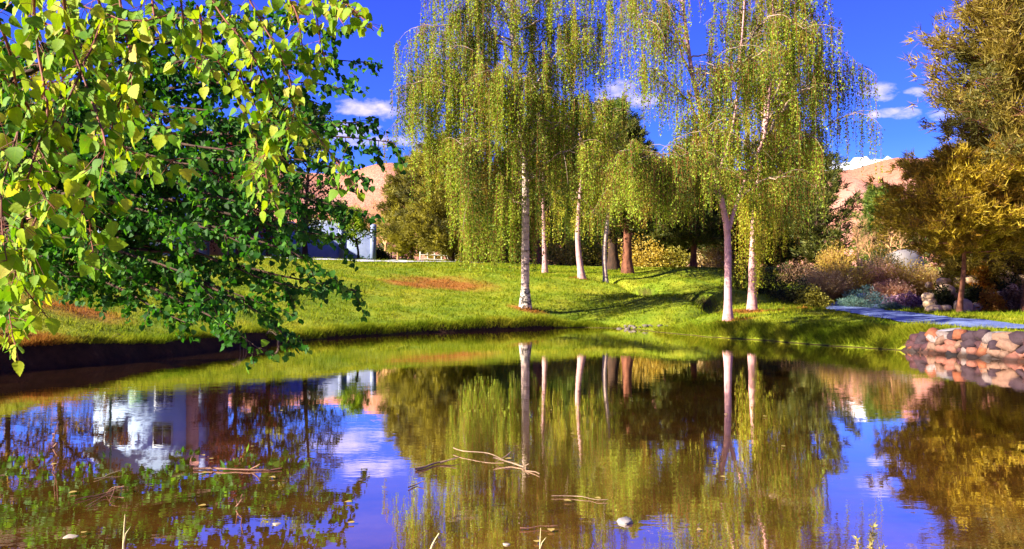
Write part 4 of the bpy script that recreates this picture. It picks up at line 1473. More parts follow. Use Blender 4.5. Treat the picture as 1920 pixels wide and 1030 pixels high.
# ------------------------------------------------------------------ houses, wall, fence, drive
def build_house():
    M['slate'] = principled('slate_roof', rough=0.6, nscale=3, cols=[(0.3, (0.10, 0.12, 0.22)), (0.7, (0.17, 0.20, 0.32))])
    M['shaded_pale_wall'] = principled('shaded_pale_blue_wall', rough=0.8, nscale=1.5, cols=[(0.3, (0.22, 0.32, 0.56)), (0.7, (0.30, 0.40, 0.64))])  # wall colour made bluer and darker to hold its shade
    M['brick'] = principled('pink_brick', rough=0.85, nscale=4, cols=[(0.3, (0.52, 0.22, 0.17)), (0.7, (0.66, 0.32, 0.26))])
    M['glass'] = principled('window_glass', (0.02, 0.03, 0.05), rough=0.08, spec=0.7)
    M['frame'] = principled('grey_frame', (0.30, 0.34, 0.44), rough=0.5)
    M['door'] = principled('green_door', (0.05, 0.16, 0.10), rough=0.4)
    d = 46
    x0, x1 = W(175, d), W(345, d)
    cx, wd, dep = (x0 + x1) / 2, x1 - x0, 7.0
    z0 = gz(cx, d)
    base = np.array([cx, d + dep / 2, z0])
    h = thing('house', 'pale blue rendered house with shade in its wall colour and slate gable roof behind the dark overhanging tree', 'house', base)
    MB().box((cx, d + dep / 2, z0 + 2.2), (wd, dep, 5.2)).build('wall', M['shaded_pale_wall'], h, False, base)
    # gable roof, ridge along y
    zr, ze, ov = z0 + 7.0, z0 + 4.75, 0.4
    V, F = [], []
    for s in (-1, 1):
        a = len(V)
        for (xx, zz) in ((cx + s * (wd / 2 + ov), ze - 0.1), (cx, zr), (cx, zr + 0.16), (cx + s * (wd / 2 + ov), ze + 0.06)):
            for yy in (d - ov, d + dep + ov):
                V.append((xx, yy, zz))
        F += [[a, a + 2, a + 3, a + 1], [a + 4, a + 6, a + 7, a + 5], [a, a + 6, a + 4, a + 2], [a + 1, a + 3, a + 5, a + 7], [a, a + 1, a + 7, a + 6]]
    roof = obj('roof', V, F, M['slate'], h, False, base)
    V = [(cx - wd / 2, d + 0.01, ze + 0.04), (cx + wd / 2, d + 0.01, ze + 0.04), (cx, d + 0.01, zr - 0.02), (cx - wd / 2, d + .3, ze + 0.04), (cx + wd / 2, d + .3, ze + 0.04), (cx, d + .3, zr - 0.02)]
    obj('gable', V, [[0, 1, 2], [3, 5, 4]], M['shaded_pale_wall'], h, False, base)
    for (wx, wz) in ((-1.4, 3.9), (1.4, 3.9), (-1.4, 1.6), (1.5, 1.6)):
        f = MB().box((cx + wx, d - 0.03, z0 + wz), (1.15, 0.1, 1.3)).build('window', M['frame'], h, False, base)
        for sx in (-0.26, 0.26):
            MB().box((cx + wx + sx, d - 0.085, z0 + wz), (0.46, 0.02, 1.12)).build('pane', M['glass'], f, False, base)
    dr = MB().box((cx, d - 0.04, z0 + 1.1), (1.0, 0.1, 2.1)).build('door', M['door'], h, False, base)
    MB().box((cx + 0.38, d - 0.12, z0 + 1.05), (0.05, 0.08, 0.14)).build('handle', M['frame'], dr, False, base)
    # brick wing and chimney
    bx0, bx1 = W(338, d), W(384, d)
    bw = MB().box(((bx0 + bx1) / 2 + 0.03, d + 2.0, z0 + 2.7), (bx1 - bx0, 3.4, 6.3)).build('brick_wing', M['brick'], h, False, base)
    MB().box(((bx0 + bx1) / 2 + 0.03, d + 2.0, z0 + 5.94), (bx1 - bx0 + 0.3, 3.7, 0.18)).build('coping', M['frame'], bw, False, base)
    MB().box((bx1 - 0.1, d + 0.15, z0 + 2.8), (0.42, 0.5, 6.05)).build('corner_pier', M['shaded_white'], bw, False, base)
    # lamp post on the lawn in front
    lx, ly = W(207, 43), 43
    lz = gz(lx, ly)
    lb = np.array([lx, ly, lz])
    lp = thing('lamp_post', 'green lamp post in front of the pale blue house', 'lamp post', lb)
    MB().tube([(lx, ly, lz - 0.1), (lx, ly, lz + 0.5), (lx, ly, lz + 5.2)], [0.12, 0.075, 0.055], 8).build('pole', M['door'], lp, True, lb)
    MB().tube([(lx, ly, lz + 5.2), (lx, ly, lz + 5.3), (lx, ly, lz + 5.65), (lx, ly, lz + 5.7)], [0.09, 0.16, 0.22, 0.05], 8).build('lantern', M['frame'], lp, True, lb)
    MB().tube([(lx, ly, lz + 5.66), (lx, ly, lz + 5.8), (lx, ly, lz + 5.95)], [0.26, 0.15, 0.01], 8).build('lantern_cap', M['door'], lp, True, lb)


build_house()


def garden_wall():
    """long low rendered wall with a coping, in bays between piers"""
    d = 54.5
    xs = [W(p, d) for p in (430, 500, 565, 640, 700)]
    base = np.array([xs[2], d, gz(xs[2], d)])
    w = thing('garden_wall', 'long white rendered garden wall with arched bays beyond the dark tree', 'wall', base)
    for i in range(4):
        xa, xb = xs[i], xs[i + 1]
        n = 13
        z0 = min(gz(xa, d), gz(xb, d)) - 0.3
        hh = 2.35 if i < 3 else 1.85
        V, F = [], []
        for k in range(n):
            t = k / (n - 1)
            x = xa + 0.15 + (xb - xa - 0.3) * t
            zt = z0 + 0.3 + hh + 0.28 * math.sin(t * math.pi)
            for yy in (d - 0.12, d + 0.12):
                V += [(x, yy, z0), (x, yy, zt)]
        for k in range(n - 1):
            a, b_ = k * 4, k * 4 + 4
            F += [[a, b_, b_ + 1, a + 1], [a + 2, a + 3, b_ + 3, b_ + 2], [a + 1, b_ + 1, b_ + 3, a + 3]]
        obj('wall_bay', V, F, M['shaded_white'], w, False, base)
        c = MB()
        q = np.array([V[k * 4 + 1] for k in range(n)]) + np.array([0, 0.12, 0.03])
        for k in range(n - 1):
            pass
        c.tube(q, 0.17, 6)
        c.build('coping', M['frame'], w, False, base)
    for x in xs:
        z0 = gz(x, d)
        MB().box((x, d, z0 + 1.15), (0.34, 0.42, 2.9)).build('pier', M['shaded_white'], w, False, base)


garden_wall()


def build_drive():
    pts = resample([(W(150, 36), 36), (W(300, 38), 38), (W(500, 41), 41), (W(660, 44), 44), (W(830, 49), 49), (W(960, 55), 55), (W(1080, 61), 61)], 0.5)
    t = unit(np.gradient(pts, axis=0))
    nr = np.stack([-t[:, 1], t[:, 0]], 1)
    cols = np.linspace(-0.9, 0.9, 5)
    q = pts[:, None] + nr[:, None] * cols[None, :, None]
    z = ground(q[..., 0], q[..., 1]) + 0.06
    V = np.concatenate([q, z[..., None]], -1).reshape(-1, 3)
    i = (np.arange(len(pts) - 1)[:, None] * 5 + np.arange(4)[None]).ravel()
    F = np.stack([i, i + 1, i + 6, i + 5], -1)
    obj('driveway', V, F, principled('pale_concrete', rough=0.85, nscale=3, cols=[(0.3, (0.42, 0.42, 0.45)), (0.7, (0.55, 0.54, 0.55))]), smooth=True, kind='structure')
    # post and rail fence by the pines
    d = 60
    M['weathered'] = principled('weathered_wood', rough=0.85, nscale=6, cols=[(0.3, (0.42, 0.38, 0.34)), (0.7, (0.62, 0.58, 0.54))])
    xs = [W(p, d) for p in (788, 802, 815, 828, 840, 852, 864)]
    base = np.array([xs[3], d, gz(xs[3], d)])
    f = thing('post_fence', 'short weathered post and rail fence under the olive pine', 'fence', base)
    for x in xs:
        z0 = gz(x, d)
        MB().box((x, d, z0 + 0.42), (0.11, 0.11, 1.0), 0.1).build('post', M['weathered'], f, False, base)
    for zz in (0.35, 0.68):
        MB().tube([(x, d - 0.08, gz(x, d) + zz) for x in xs], 0.035, 6).build('rail', M['weathered'], f, True, base)


build_drive()


# ------------------------------------------------------------------ shrubs
def fan_shrub(name, label, base, H, rad, mat, seed, group=None, n=520, leaf=0.05, spread=0.75, leaves=9, stem=None, droop=0.15):
    """many fine stems fanning up from the foot, each with small leaves"""
    r = np.random.default_rng(seed)
    base = np.asarray(base, float)
    th = thing(name, label, 'shrub', base, group)
    st = MB()
    LP, LA = [], []
    for k in range(n):
        a = r.random() * 6.283
        q = math.sqrt(r.random()) * spread
        d = unit(np.array([math.cos(a) * q, math.sin(a) * q, 1 - 0.5 * q]))
        p0 = base + np.array([math.cos(a), math.sin(a), 0]) * r.random() * rad * 0.3
        Ls = H * r.uniform(0.6, 1.1)
        e = p0 + np.array([d[0] * rad * 1.25, d[1] * rad * 1.25, d[2] * Ls])
        m = p0 + np.array([d[0] * rad * 0.4, d[1] * rad * 0.4, d[2] * Ls * 0.65])
        e[2] -= droop * rad * q
        pl = bez(p0, m, e, 4)
        if k % 2 == 0:
            st.tube(pl, [0.008, 0.006, 0.005, 0.003], 3)
        u = r.uniform(0.3, 1.02, (leaves, 1))
        LP.append((1 - u) ** 2 * p0 + 2 * u * (1 - u) * m + u * u * e + r.normal(0, 0.022, (leaves, 3)))
        LA.append(np.repeat(unit(e - m)[None], leaves, 0))
    st.build('stems', stem or M['bare_twig'], th, True, base, 'stuff')
    LP, LA = np.concatenate(LP), np.concatenate(LA)
    k = len(LP)
    V, F = scatter(LEAF4, LEAF4F, LP, unit(LA + r.normal(0, 0.5, (k, 3))), r.normal(0, 1, (k, 3)), leaf * r.uniform(0.7, 1.3, k))
    obj('foliage', V, F, mat, th, False, base, 'stuff')
    return th


def mound_shrub(name, label, base, H, rad, mat, seed, group=None, n=2600, leaf=0.07, needle=False):
    """rounded bush: short twigs in all directions, leaves thickest near its uneven surface"""
    r = np.random.default_rng(seed)
    base = np.asarray(base, float)
    th = thing(name, label, 'shrub', base, group)
    st = MB()
    d = unit(np.concatenate([r.normal(0, 1, (n, 2)), abs(r.normal(0, 0.9, (n, 1)))], 1))
    lump = 1 + 0.16 * np.sin(d[:, 0] * 6 + seed) * np.cos(d[:, 1] * 5 + seed) + 0.10 * np.sin(d[:, 2] * 9 + d[:, 0] * 7)
    q = (r.random(n) ** 0.4)[:, None]
    pos = base + d * q * lump[:, None] * np.array([rad, rad, H])
    for k in range(0, n, 40):
        st.tube([base + np.array([0, 0, 0.02]), (base + pos[k]) / 2 + [0, 0, 0.05], pos[k]], [0.015, 0.01, 0.004], 4)
    st.build('stems', M['dark_bark'], th, True, base, 'stuff')
    T = LEAF4 * (np.array([0.35, 1.5, 1]) if needle else np.array([1.3, 1, 1]))
    V, F = scatter(T, LEAF4F, pos, unit(d * (1.0 if needle else 0.5) + r.normal(0, 0.5, (n, 3))), unit(r.normal(0, 1, (n, 3)) + d * 0.3), leaf * r.uniform(0.7, 1.3, n))
    obj('foliage', V, F, mat, th, False, base, 'stuff')
    return th


def fol2(name, a, b_, c):
    M[name] = foliage(name, [(0, a), (0.5, b_), (1, c)], gloss=0.02)


fol2('sh_gold', (0.30, 0.19, 0.02), (0.52, 0.36, 0.05), (0.70, 0.54, 0.14))
fol2('sh_straw', (0.38, 0.24, 0.10), (0.58, 0.40, 0.20), (0.72, 0.56, 0.32))
fol2('sh_pink', (0.42, 0.20, 0.14), (0.62, 0.34, 0.26), (0.75, 0.50, 0.40))
fol2('sh_blue', (0.02, 0.055, 0.07), (0.05, 0.12, 0.16), (0.16, 0.28, 0.34))
fol2('sh_purple', (0.13, 0.05, 0.13), (0.27, 0.13, 0.28), (0.45, 0.30, 0.46))
fol2('sh_dark', (0.012, 0.018, 0.006), (0.03, 0.038, 0.010), (0.08, 0.08, 0.02))
fol2('sh_olive', (0.11, 0.10, 0.012), (0.24, 0.21, 0.02), (0.38, 0.33, 0.05))
fol2('sh_teal', (0.05, 0.12, 0.11), (0.11, 0.22, 0.20), (0.25, 0.36, 0.33))
fol2('sh_brown', (0.10, 0.05, 0.03), (0.20, 0.10, 0.06), (0.32, 0.20, 0.13))

SG = 'shrubs beyond the path'
for (kind, px, py, d, H, rad, mat, lab, seed) in [
        ('fan', 1545, 575, 36, 1.5, 1.1, 'sh_straw', 'pale straw coloured shrub at the start of the path', 81),
        ('fan', 1585, 573, 36.8, 1.95, 1.25, 'sh_gold', 'golden fan shaped shrub between the straw and pink ones', 82),
        ('fan', 1640, 571, 37, 1.9, 1.1, 'sh_pink', 'pink twigged fan shrub behind the blue juniper', 83),
        ('fan', 1700, 573, 36.5, 2.0, 1.4, 'sh_gold', 'wide yellow and salmon fan shrub behind the purple flowers', 84),
        ('fan', 1745, 574, 36, 1.7, 1.0, 'sh_straw', 'straw coloured fan shrub next to the rockery', 85),
        ('fan', 1566, 540, 44, 2.1, 0.9, 'sh_gold', 'taller yellow shrub standing behind the golden fan shrub', 86),
        ('fan', 1672, 572, 35.3, 1.1, 0.85, 'sh_pink', 'low salmon pink shrub between the blue juniper and purple flowers', 87),
        ('mound', 1620, 580, 34.4, 0.85, 1.0, 'sh_blue', 'steel blue spreading juniper at the edge of the path', 88),
        ('mound', 1600, 582, 33.4, 0.42, 0.7, 'sh_teal', 'low teal juniper mat creeping onto the path', 89),
        ('mound', 1698, 579, 34, 0.6, 1.0, 'sh_purple', 'low purple flowering bush beside the path', 90),
        ('mound', 1672, 583, 32.8, 0.3, 0.6, 'sh_teal', 'grey teal ground hugging bush under the purple flowers', 91),
        ('mound', 1490, 575, 34, 1.25, 1.0, 'sh_dark', 'dark bush beside the low hanging birch curtain', 92),
        ('mound', 1522, 574, 33.5, 0.85, 0.75, 'sh_olive', 'olive bush between the dark bush and the straw shrub', 93),
        ('mound', 1384, 570, 36.5, 1.9, 0.85, 'sh_olive', 'upright olive hedge bush between the two pink birch trunks', 94),
        ('mound', 1440, 570, 36, 1.4, 0.9, 'sh_dark', 'dark bush in the shade behind the hanging curtain', 95),
        ('mound', 1500, 535, 43, 1.3, 1.3, 'sh_brown', 'brown dry bush behind the dark bush', 96),
        ('fan', 1655, 535, 43, 1.9, 0.9, 'sh_dark', 'dark spiky shrub rising between the gold and pink fans', 97),
        ('mound', 1540, 528, 46, 1.1, 1.1, 'sh_brown', 'greyish brown bush at the foot of the open branched pine', 98)]:
    x = W(px, d)
    bb = np.array([x, d, gz(x, d) - 0.03])
    if kind == 'fan':
        fan_shrub('fan_shrub', lab, bb, H, rad, M[mat], seed, SG, n=640, leaf=0.07, leaves=11)
    else:
        mound_shrub('bush', lab, bb, H, rad, M[mat], seed, SG, needle=('blue' in mat or 'teal' in mat))

HG = 'bushes along the back of the lawn'
for i, (px, d, H, rad, mat, lab) in enumerate([
        (705, 56, 1.1, 1.0, 'sh_dark', 'round dark clipped bush at the end of the white wall'),
        (686, 55, 0.8, 0.7, 'sh_teal', 'small blue green bush by the stem of the lime green tree'),
        (885, 60, 1.6, 2.0, 'sh_olive', 'wide olive bush in the shade under the olive pine'),
        (1050, 58, 2.4, 2.2, 'sh_gold', 'tall golden bush on the crest between the pale birch stems'),
        (1115, 58, 2.6, 2.0, 'sh_olive', 'olive bush right behind the ringed birch stem'),
        (1205, 56, 2.2, 2.2, 'sh_gold', 'yellow bush to the side of the stout red pine trunk'),
        (1262, 56, 1.5, 1.8, 'sh_olive', 'low yellowish bush under the slender red pine'),
        (1345, 54, 1.6, 1.8, 'sh_straw', 'straw coloured bush between the slender red pine and the forked birch'),
        (960, 60, 2.0, 2.2, 'sh_olive', 'olive bush behind the trunk of the tall birch')]):
    x = W(px, d)
    mound_shrub('bush', lab, np.array([x, d, gz(x, d) - 0.03]), H, rad, M[mat], 110 + i, HG, n=2000, leaf=0.145)


# ------------------------------------------------------------------ rockery and shelter on the right
M['boulder'] = principled('boulder', rough=0.85, nscale=2.2, cols=[(0.25, (0.30, 0.17, 0.10)), (0.5, (0.52, 0.34, 0.22)), (0.75, (0.66, 0.48, 0.36))], bstr=0.6, bscale=5)
M['boulder_grey'] = principled('boulder_grey', rough=0.85, nscale=1.2, cols=[(0.3, (0.15, 0.13, 0.14)), (0.7, (0.25, 0.22, 0.22))], bstr=0.4, bscale=4)


def boulder(px, d, w, h, seed, label, mat, lift=0.0, group='rockery boulders'):
    me = stone_mesh('boulder', seed, mat)
    o = bpy.data.objects.new('boulder', me)
    link(o)
    x = W(px, d)
    o.location = (x, d, gz(x, d) + h * 0.36 + lift)
    o.scale = (w, w * 0.85, h)
    o.rotation_euler = (0.1 * math.sin(seed), 0.12 * math.cos(seed * 2), seed * 1.3)
    sub = o.modifiers.new('sub', 'SUBSURF')
    sub.levels = 1
    sub.render_levels = 1
    tag(o, label, 'boulder', group)
    return o


rk = random.Random(5)
k = 0
rowlab = ['beige rounded boulder along the foot of the rockery beside the lawn', 'beige boulder bedded halfway up the rockery among shrubs', 'tan boulder along the top of the rockery under the pines']
for row, (d, lift, n) in enumerate([(30.6, 0.0, 11), (31.5, 0.45, 12), (32.5, 0.95, 11)]):
    for i in range(n):
        px = 1740 + (1930 - 1740) * (i + rk.uniform(-0.35, 0.55)) / n
        w = rk.choice([0.28, 0.4, 0.5, 0.62, 0.8]) * rk.uniform(0.85, 1.15)
        boulder(px, d + rk.uniform(-0.4, 0.4), w, w * rk.uniform(0.6, 0.95), 200 + k, rowlab[row], M['boulder'], lift + rk.uniform(-0.08, 0.15), 'rockery boulders, tier %d' % (row + 1))
        k += 1
for i, (px, d, H, rad, mat, lab, lift) in enumerate([
        (1765, 31.0, 0.8, 0.5, 'sh_dark', 'small dark bush wedged between boulders next to the straw shrub', 0.2),
        (1828, 30.9, 0.75, 0.5, 'sh_dark', 'dark bush growing between the boulders behind the slim pine trunk', 0.3),
        (1858, 30.3, 0.95, 0.45, 'sh_orange', 'bright orange bush at the foot of the rockery', 0.0),
        (1885, 31.8, 1.3, 0.8, 'sh_dark', 'dark spreading bush in front of the shelter', 0.3),
        (1840, 32.4, 0.9, 0.6, 'sh_orange', 'orange bush on the upper rockery below the red roof edge', 0.9),
        (1905, 30.4, 1.0, 0.6, 'sh_brown', 'brown bush at the foot of the rockery beside the orange one', 0.0),
        (1795, 33.0, 1.0, 0.8, 'sh_olive', 'olive bush on top of the rockery behind the golden pine', 0.9)]):
    if i == 0:
        fol2('sh_orange', (0.30, 0.10, 0.01), (0.52, 0.22, 0.02), (0.66, 0.36, 0.05))
    x = W(px, d)
    mound_shrub('bush', lab, np.array([x, d, gz(x, d) - 0.03 + lift]), H, rad, M[mat], 140 + i, 'bushes in the rockery', n=1800, leaf=0.09)
boulder(1693, 46, 2.6, 2.2, 300, 'big pale grey domed boulder behind the yellow fan shrub', M['boulder_grey'], 0.0, None)


def build_shelter():
    d = 36
    x0, x1 = W(1862, d), W(2060, d)
    cx = (x0 + x1) / 2
    z0 = gz(cx, d)
    base = np.array([cx, d + 1.5, z0])
    M['dark_wood'] = principled('dark_wood', rough=0.8, nscale=5, cols=[(0.3, (0.02, 0.012, 0.008)), (0.7, (0.06, 0.03, 0.018))])
    M['red_board'] = principled('red_board', rough=0.7, nscale=5, cols=[(0.3, (0.34, 0.06, 0.03)), (0.7, (0.48, 0.11, 0.05))])
    s = thing('garden_shelter', 'dark open garden shelter with red roof edge behind the rockery', 'shelter', base)
    zt = Z(497, d)
    for x in (x0 + 0.2, cx, x1 - 0.2):
        for y in (d + 0.2, d + 2.8):
            MB().box((x, y, (z0 + zt) / 2 - 0.1), (0.16, 0.16, zt - z0 + 0.2)).build('post', M['dark_wood'], s, False, base)
    MB().box((cx, d + 2.95, (z0 + zt) / 2), (x1 - x0, 0.08, zt - z0)).build('back_wall', M['dark_wood'], s, False, base)
    rf = MB()
    V = [(x0 - 0.3, d - 0.3, zt + 0.14), (x1 + 0.3, d - 0.3, zt + 0.14), (x1 + 0.3, d + 3.3, zt + 0.14), (x0 - 0.3, d + 3.3, zt + 0.14), (x0 + 1, d + 1.5, zt + 1.1), (x1 - 1, d + 1.5, zt + 1.1)]
    rf.add(V, [[0, 1, 5, 4], [2, 3, 4, 5], [1, 2, 5, 5], [3, 0, 4, 4]])
    V = np.array(V)
    obj('roof', V, [[0, 1, 5], [0, 5, 4], [2, 3, 4], [2, 4, 5], [1, 2, 5], [3, 0, 4]], M['dark_wood'], s, False, base)
    MB().box((cx, d - 0.31, zt + 0.06), (x1 - x0 + 0.64, 0.05, 0.2)).build('fascia', M['red_board'], s, False, base)
    MB().box((x0 - 0.32, d + 1.5, zt + 0.06), (0.05, 3.5, 0.2)).build('fascia', M['red_board'], s, False, base)


build_shelter()


# ------------------------------------------------------------------ dark tree leaning over the water from the left bank
M['leaf_deep'] = foliage('leaf_deep', [(0, (0.010, 0.055, 0.004)), (0.5, (0.024, 0.115, 0.006)), (0.85, (0.055, 0.18, 0.010)), (1, (0.14, 0.27, 0.02))], trans=0.5, gloss=0.012, seed_obj=True)


def split_leaves(th, base, T, TF, pos, ax, nrm, size, mat, name_each, name_rest, n_each=300):
    """the leaves that show largest become objects of their own, the rest one mesh"""
    ax = unit(ax)
    X = unit(np.cross(ax, nrm))
    Nn = np.cross(X, ax)
    rel = pos - np.array([0, 0, CAM_H])
    y = np.maximum(rel[:, 1], 0.05)
    px = 960 + FPX * rel[:, 0] / y
    py = HZ - FPX * rel[:, 2] / y
    inside = (px > 10) & (px < 1910) & (py > 10) & (py < 1020) & (rel[:, 1] > 0.3)
    face = abs((unit(rel) * Nn).sum(1)) * 0.8 + 0.2
    score = np.where(inside, size / y * face, 0)
    order = np.argsort(-score)
    big = order[:n_each]
    rest = order[n_each:]
    # several curls of the same leaf
    vr = np.random.default_rng(1)
    T = np.asarray(T, float)
    var = []
    for v in range(6):
        c, b_, tw = vr.normal(0.5, 0.9), vr.normal(0, 0.28), vr.normal(0, 0.35)
        Q = T.copy()
        Q[:, 2] = T[:, 2] * c * 1.3 + b_ * T[:, 1] ** 2 + tw * T[:, 0] * T[:, 1]
        Q[:, 0] *= vr.uniform(0.82, 1.1)
        var.append(Q)
    mes = [mesh_data(name_each, Q, TF, mat, True) for Q in var]
    which = vr.integers(0, 6, len(pos))
    for i in big:
        o = bpy.data.objects.new(name_each, mes[which[i]])
        link(o, th)
        mt = Matrix(((X[i][0], ax[i][0], Nn[i][0], 0), (X[i][1], ax[i][1], Nn[i][1], 0), (X[i][2], ax[i][2], Nn[i][2], 0), (0, 0, 0, 1)))
        o.matrix_local = Matrix.Translation(Vector(pos[i] - base)) @ mt @ Matrix.Scale(float(size[i]), 4)
    VV, FF, n0 = [], [], 0
    for v in range(6):
        q = rest[which[rest] == v]
        V, F = scatter(var[v], TF, pos[q], ax[q], nrm[q], size[q])
        VV.append(V)
        FF.append(F + n0)
        n0 += len(V)
    obj(name_rest, np.concatenate(VV), np.concatenate(FF), mat, th, True, base, 'stuff')


def dark_tree():
    r = np.random.default_rng(99)
    bx, by = -10.7, 15.0
    base = np.array([bx, by, gz(bx, by) - 0.05])
    th = thing('poplar_tree', 'dark green leafy tree on the left bank reaching its branches out over the pond', 'tree', base)
    H = 13.6
    tr = resample([base, base + [0.1, 0, 1.2], base + [0.25, -0.05, 3], base + [0.1, 0.05, 5.5], base + [0.2, 0, 9], base + [0.1, 0.1, H]], 0.4)
    MB().tube(tr, np.linspace(0.26, 0.04, len(tr)) * np.where(np.arange(len(tr)) == 0, 1.35, 1), 12).build('trunk', M['dark_bark'], th, True, base)
    tg = [(742, 268, 11.4), (700, 232, 12.2), (690, 118, 11.8), (655, 170, 10.9), (640, 232, 10.4), (676, 330, 11.6), (668, 395, 11.0), (640, 450, 11.8), (668, 545, 11.2), (625, 520, 10.4),
          (600, 440, 10.2), (560, 540, 10.8), (545, 640, 10.2), (487, 655, 9.9), (520, 580, 10.6), (440, 600, 10.8), (400, 560, 9.8), (360, 610, 10.9), (320, 560, 11.6), (590, 330, 10.0),
          (540, 400, 9.8), (480, 470, 9.7), (560, 240, 10.2), (500, 300, 9.6), (600, 100, 11.2), (560, 20, 11.5), (480, 90, 11.0), (640, 60, 12.0), (420, 30, 11.4), (430, 200, 10.2),
          (380, 310, 9.8), (340, 430, 9.9), (280, 500, 10.8), (250, 560, 11.8), (200, 460, 10.4), (290, 250, 10.4), (330, 120, 11.6), (220, 330, 10.0), (150, 540, 11.4), (130, 400, 10.6),
          (80, 480, 11.2), (60, 300, 10.4), (150, 200, 10.8), (100, 80, 11.2), (210, 20, 11.8), (20, 180, 11.2), (20, 580, 11.6), (330, 350, 12.6), (450, 380, 12.8), (540, 470, 12.6),
          (260, 420, 12.8), (620, 380, 12.4), (430, 520, 12.6), (180, 260, 12.6), (520, 160, 12.6), (610, 200, 12.6), (360, 20, 12.8), (470, 250, 12.8), (560, 300, 12.8)]
    limbs = []
    for (px, py, d) in tg:
        T = P(px, py, d)
        f = np.clip((T[2] - base[2]) / H * 0.55 + 0.10 + r.normal(0, 0.03), 0.09, 0.72)
        limbs.append((T, f, 1.0))
    az = 0.0
    for k in range(64):                       # the rest of the crown, mostly out of the picture
        f = 0.3 + 0.68 * (k + r.random()) / 64
        az += 2.4
        Lb = 5.2 * math.sqrt(max(0.1, 1 - ((f - 0.35) / 0.72) ** 2)) * r.uniform(0.7, 1.05)
        if f < 0.55 and math.cos(az) > 0.2:
            continue
        T = base + np.array([math.cos(az) * Lb, math.sin(az) * Lb * 0.7, H * f + Lb * 0.22])
        limbs.append((T, max(0.16, f - 0.12), 2.3))
    br = MB()
    LP, LA, LS = [], [], []
    for (T, f, big) in limbs:
        i = int(f * (len(tr) - 1))
        p0 = tr[i]
        v = T - p0
        Lb = np.linalg.norm(v)
        p1 = p0 + v * 0.5 + np.array([0, 0, 0.10 * Lb + 0.1])
        n = 14
        pb = bez(p0, p1, T, n)
        pb[1:-1] += np.cumsum(r.normal(0, 0.028, (n - 2, 3)), 0) * 0.7
        br.tube(pb, np.linspace(min(0.07, 0.012 + 0.008 * Lb), 0.006, n), 5)
        d = unit(v)
        nt = int(15 + 2.0 * Lb) if big == 1.0 else int(8 + Lb)
        for j in range(nt):
            u = 1 - 0.62 * ((j + r.random()) / nt) ** 1.15
            x = u * (n - 1)
            q = min(int(x), n - 2)
            c = pb[q] * (1 - x + q) + pb[q + 1] * (x - q)
            dl = unit(pb[q + 1] - pb[q])
            dd = unit(dl * 0.75 + r.normal(0, 0.55, 3) * np.array([1, 1, 0.75]) - np.array([0, 0, 0.22]))
            Lt = r.uniform(0.3, 0.75) * (1.15 - 0.5 * u)
            e = c + dd * Lt - np.array([0, 0, 0.08 * Lt])
            br.tube([c, (c + e) / 2 + [0, 0, 0.02], e], [0.007, 0.005, 0.003], 3)
            m = int(Lt / 0.026 / big ** 0.8) + 2
            s = (np.arange(m) + r.random(m)) / m
            LP.append(c + (e - c) * (0.12 + 0.9 * s[:, None]) + r.normal(0, 0.035, (m, 3)))
            LA.append(np.repeat(dd[None], m, 0))
            LS.append(np.full(m, big))
    br.build('branches', M['dark_bark'], th, True, base, 'stuff')
    LP, LA, LS = np.concatenate(LP), np.concatenate(LA), np.concatenate(LS)
    # small windows of sky and lawn in the crown
    rel = LP - np.array([0, 0, CAM_H])
    k = len(LP)
    ax = unit(LA * 0.35 + r.normal(0, 0.45, (k, 3)) - np.array([0, 0, 0.6]))
    nrm = unit(r.normal(0, 0.65, (k, 3)) + np.array([0.1, -0.5, 0.5]))
    size = 0.095 * r.uniform(0.65, 1.15, k) * LS
    split_leaves(th, base, HEART, HEARTF, LP, ax, nrm, size, M['leaf_deep'], 'leaf', 'foliage')
    print('dark tree leaves', k)


dark_tree()


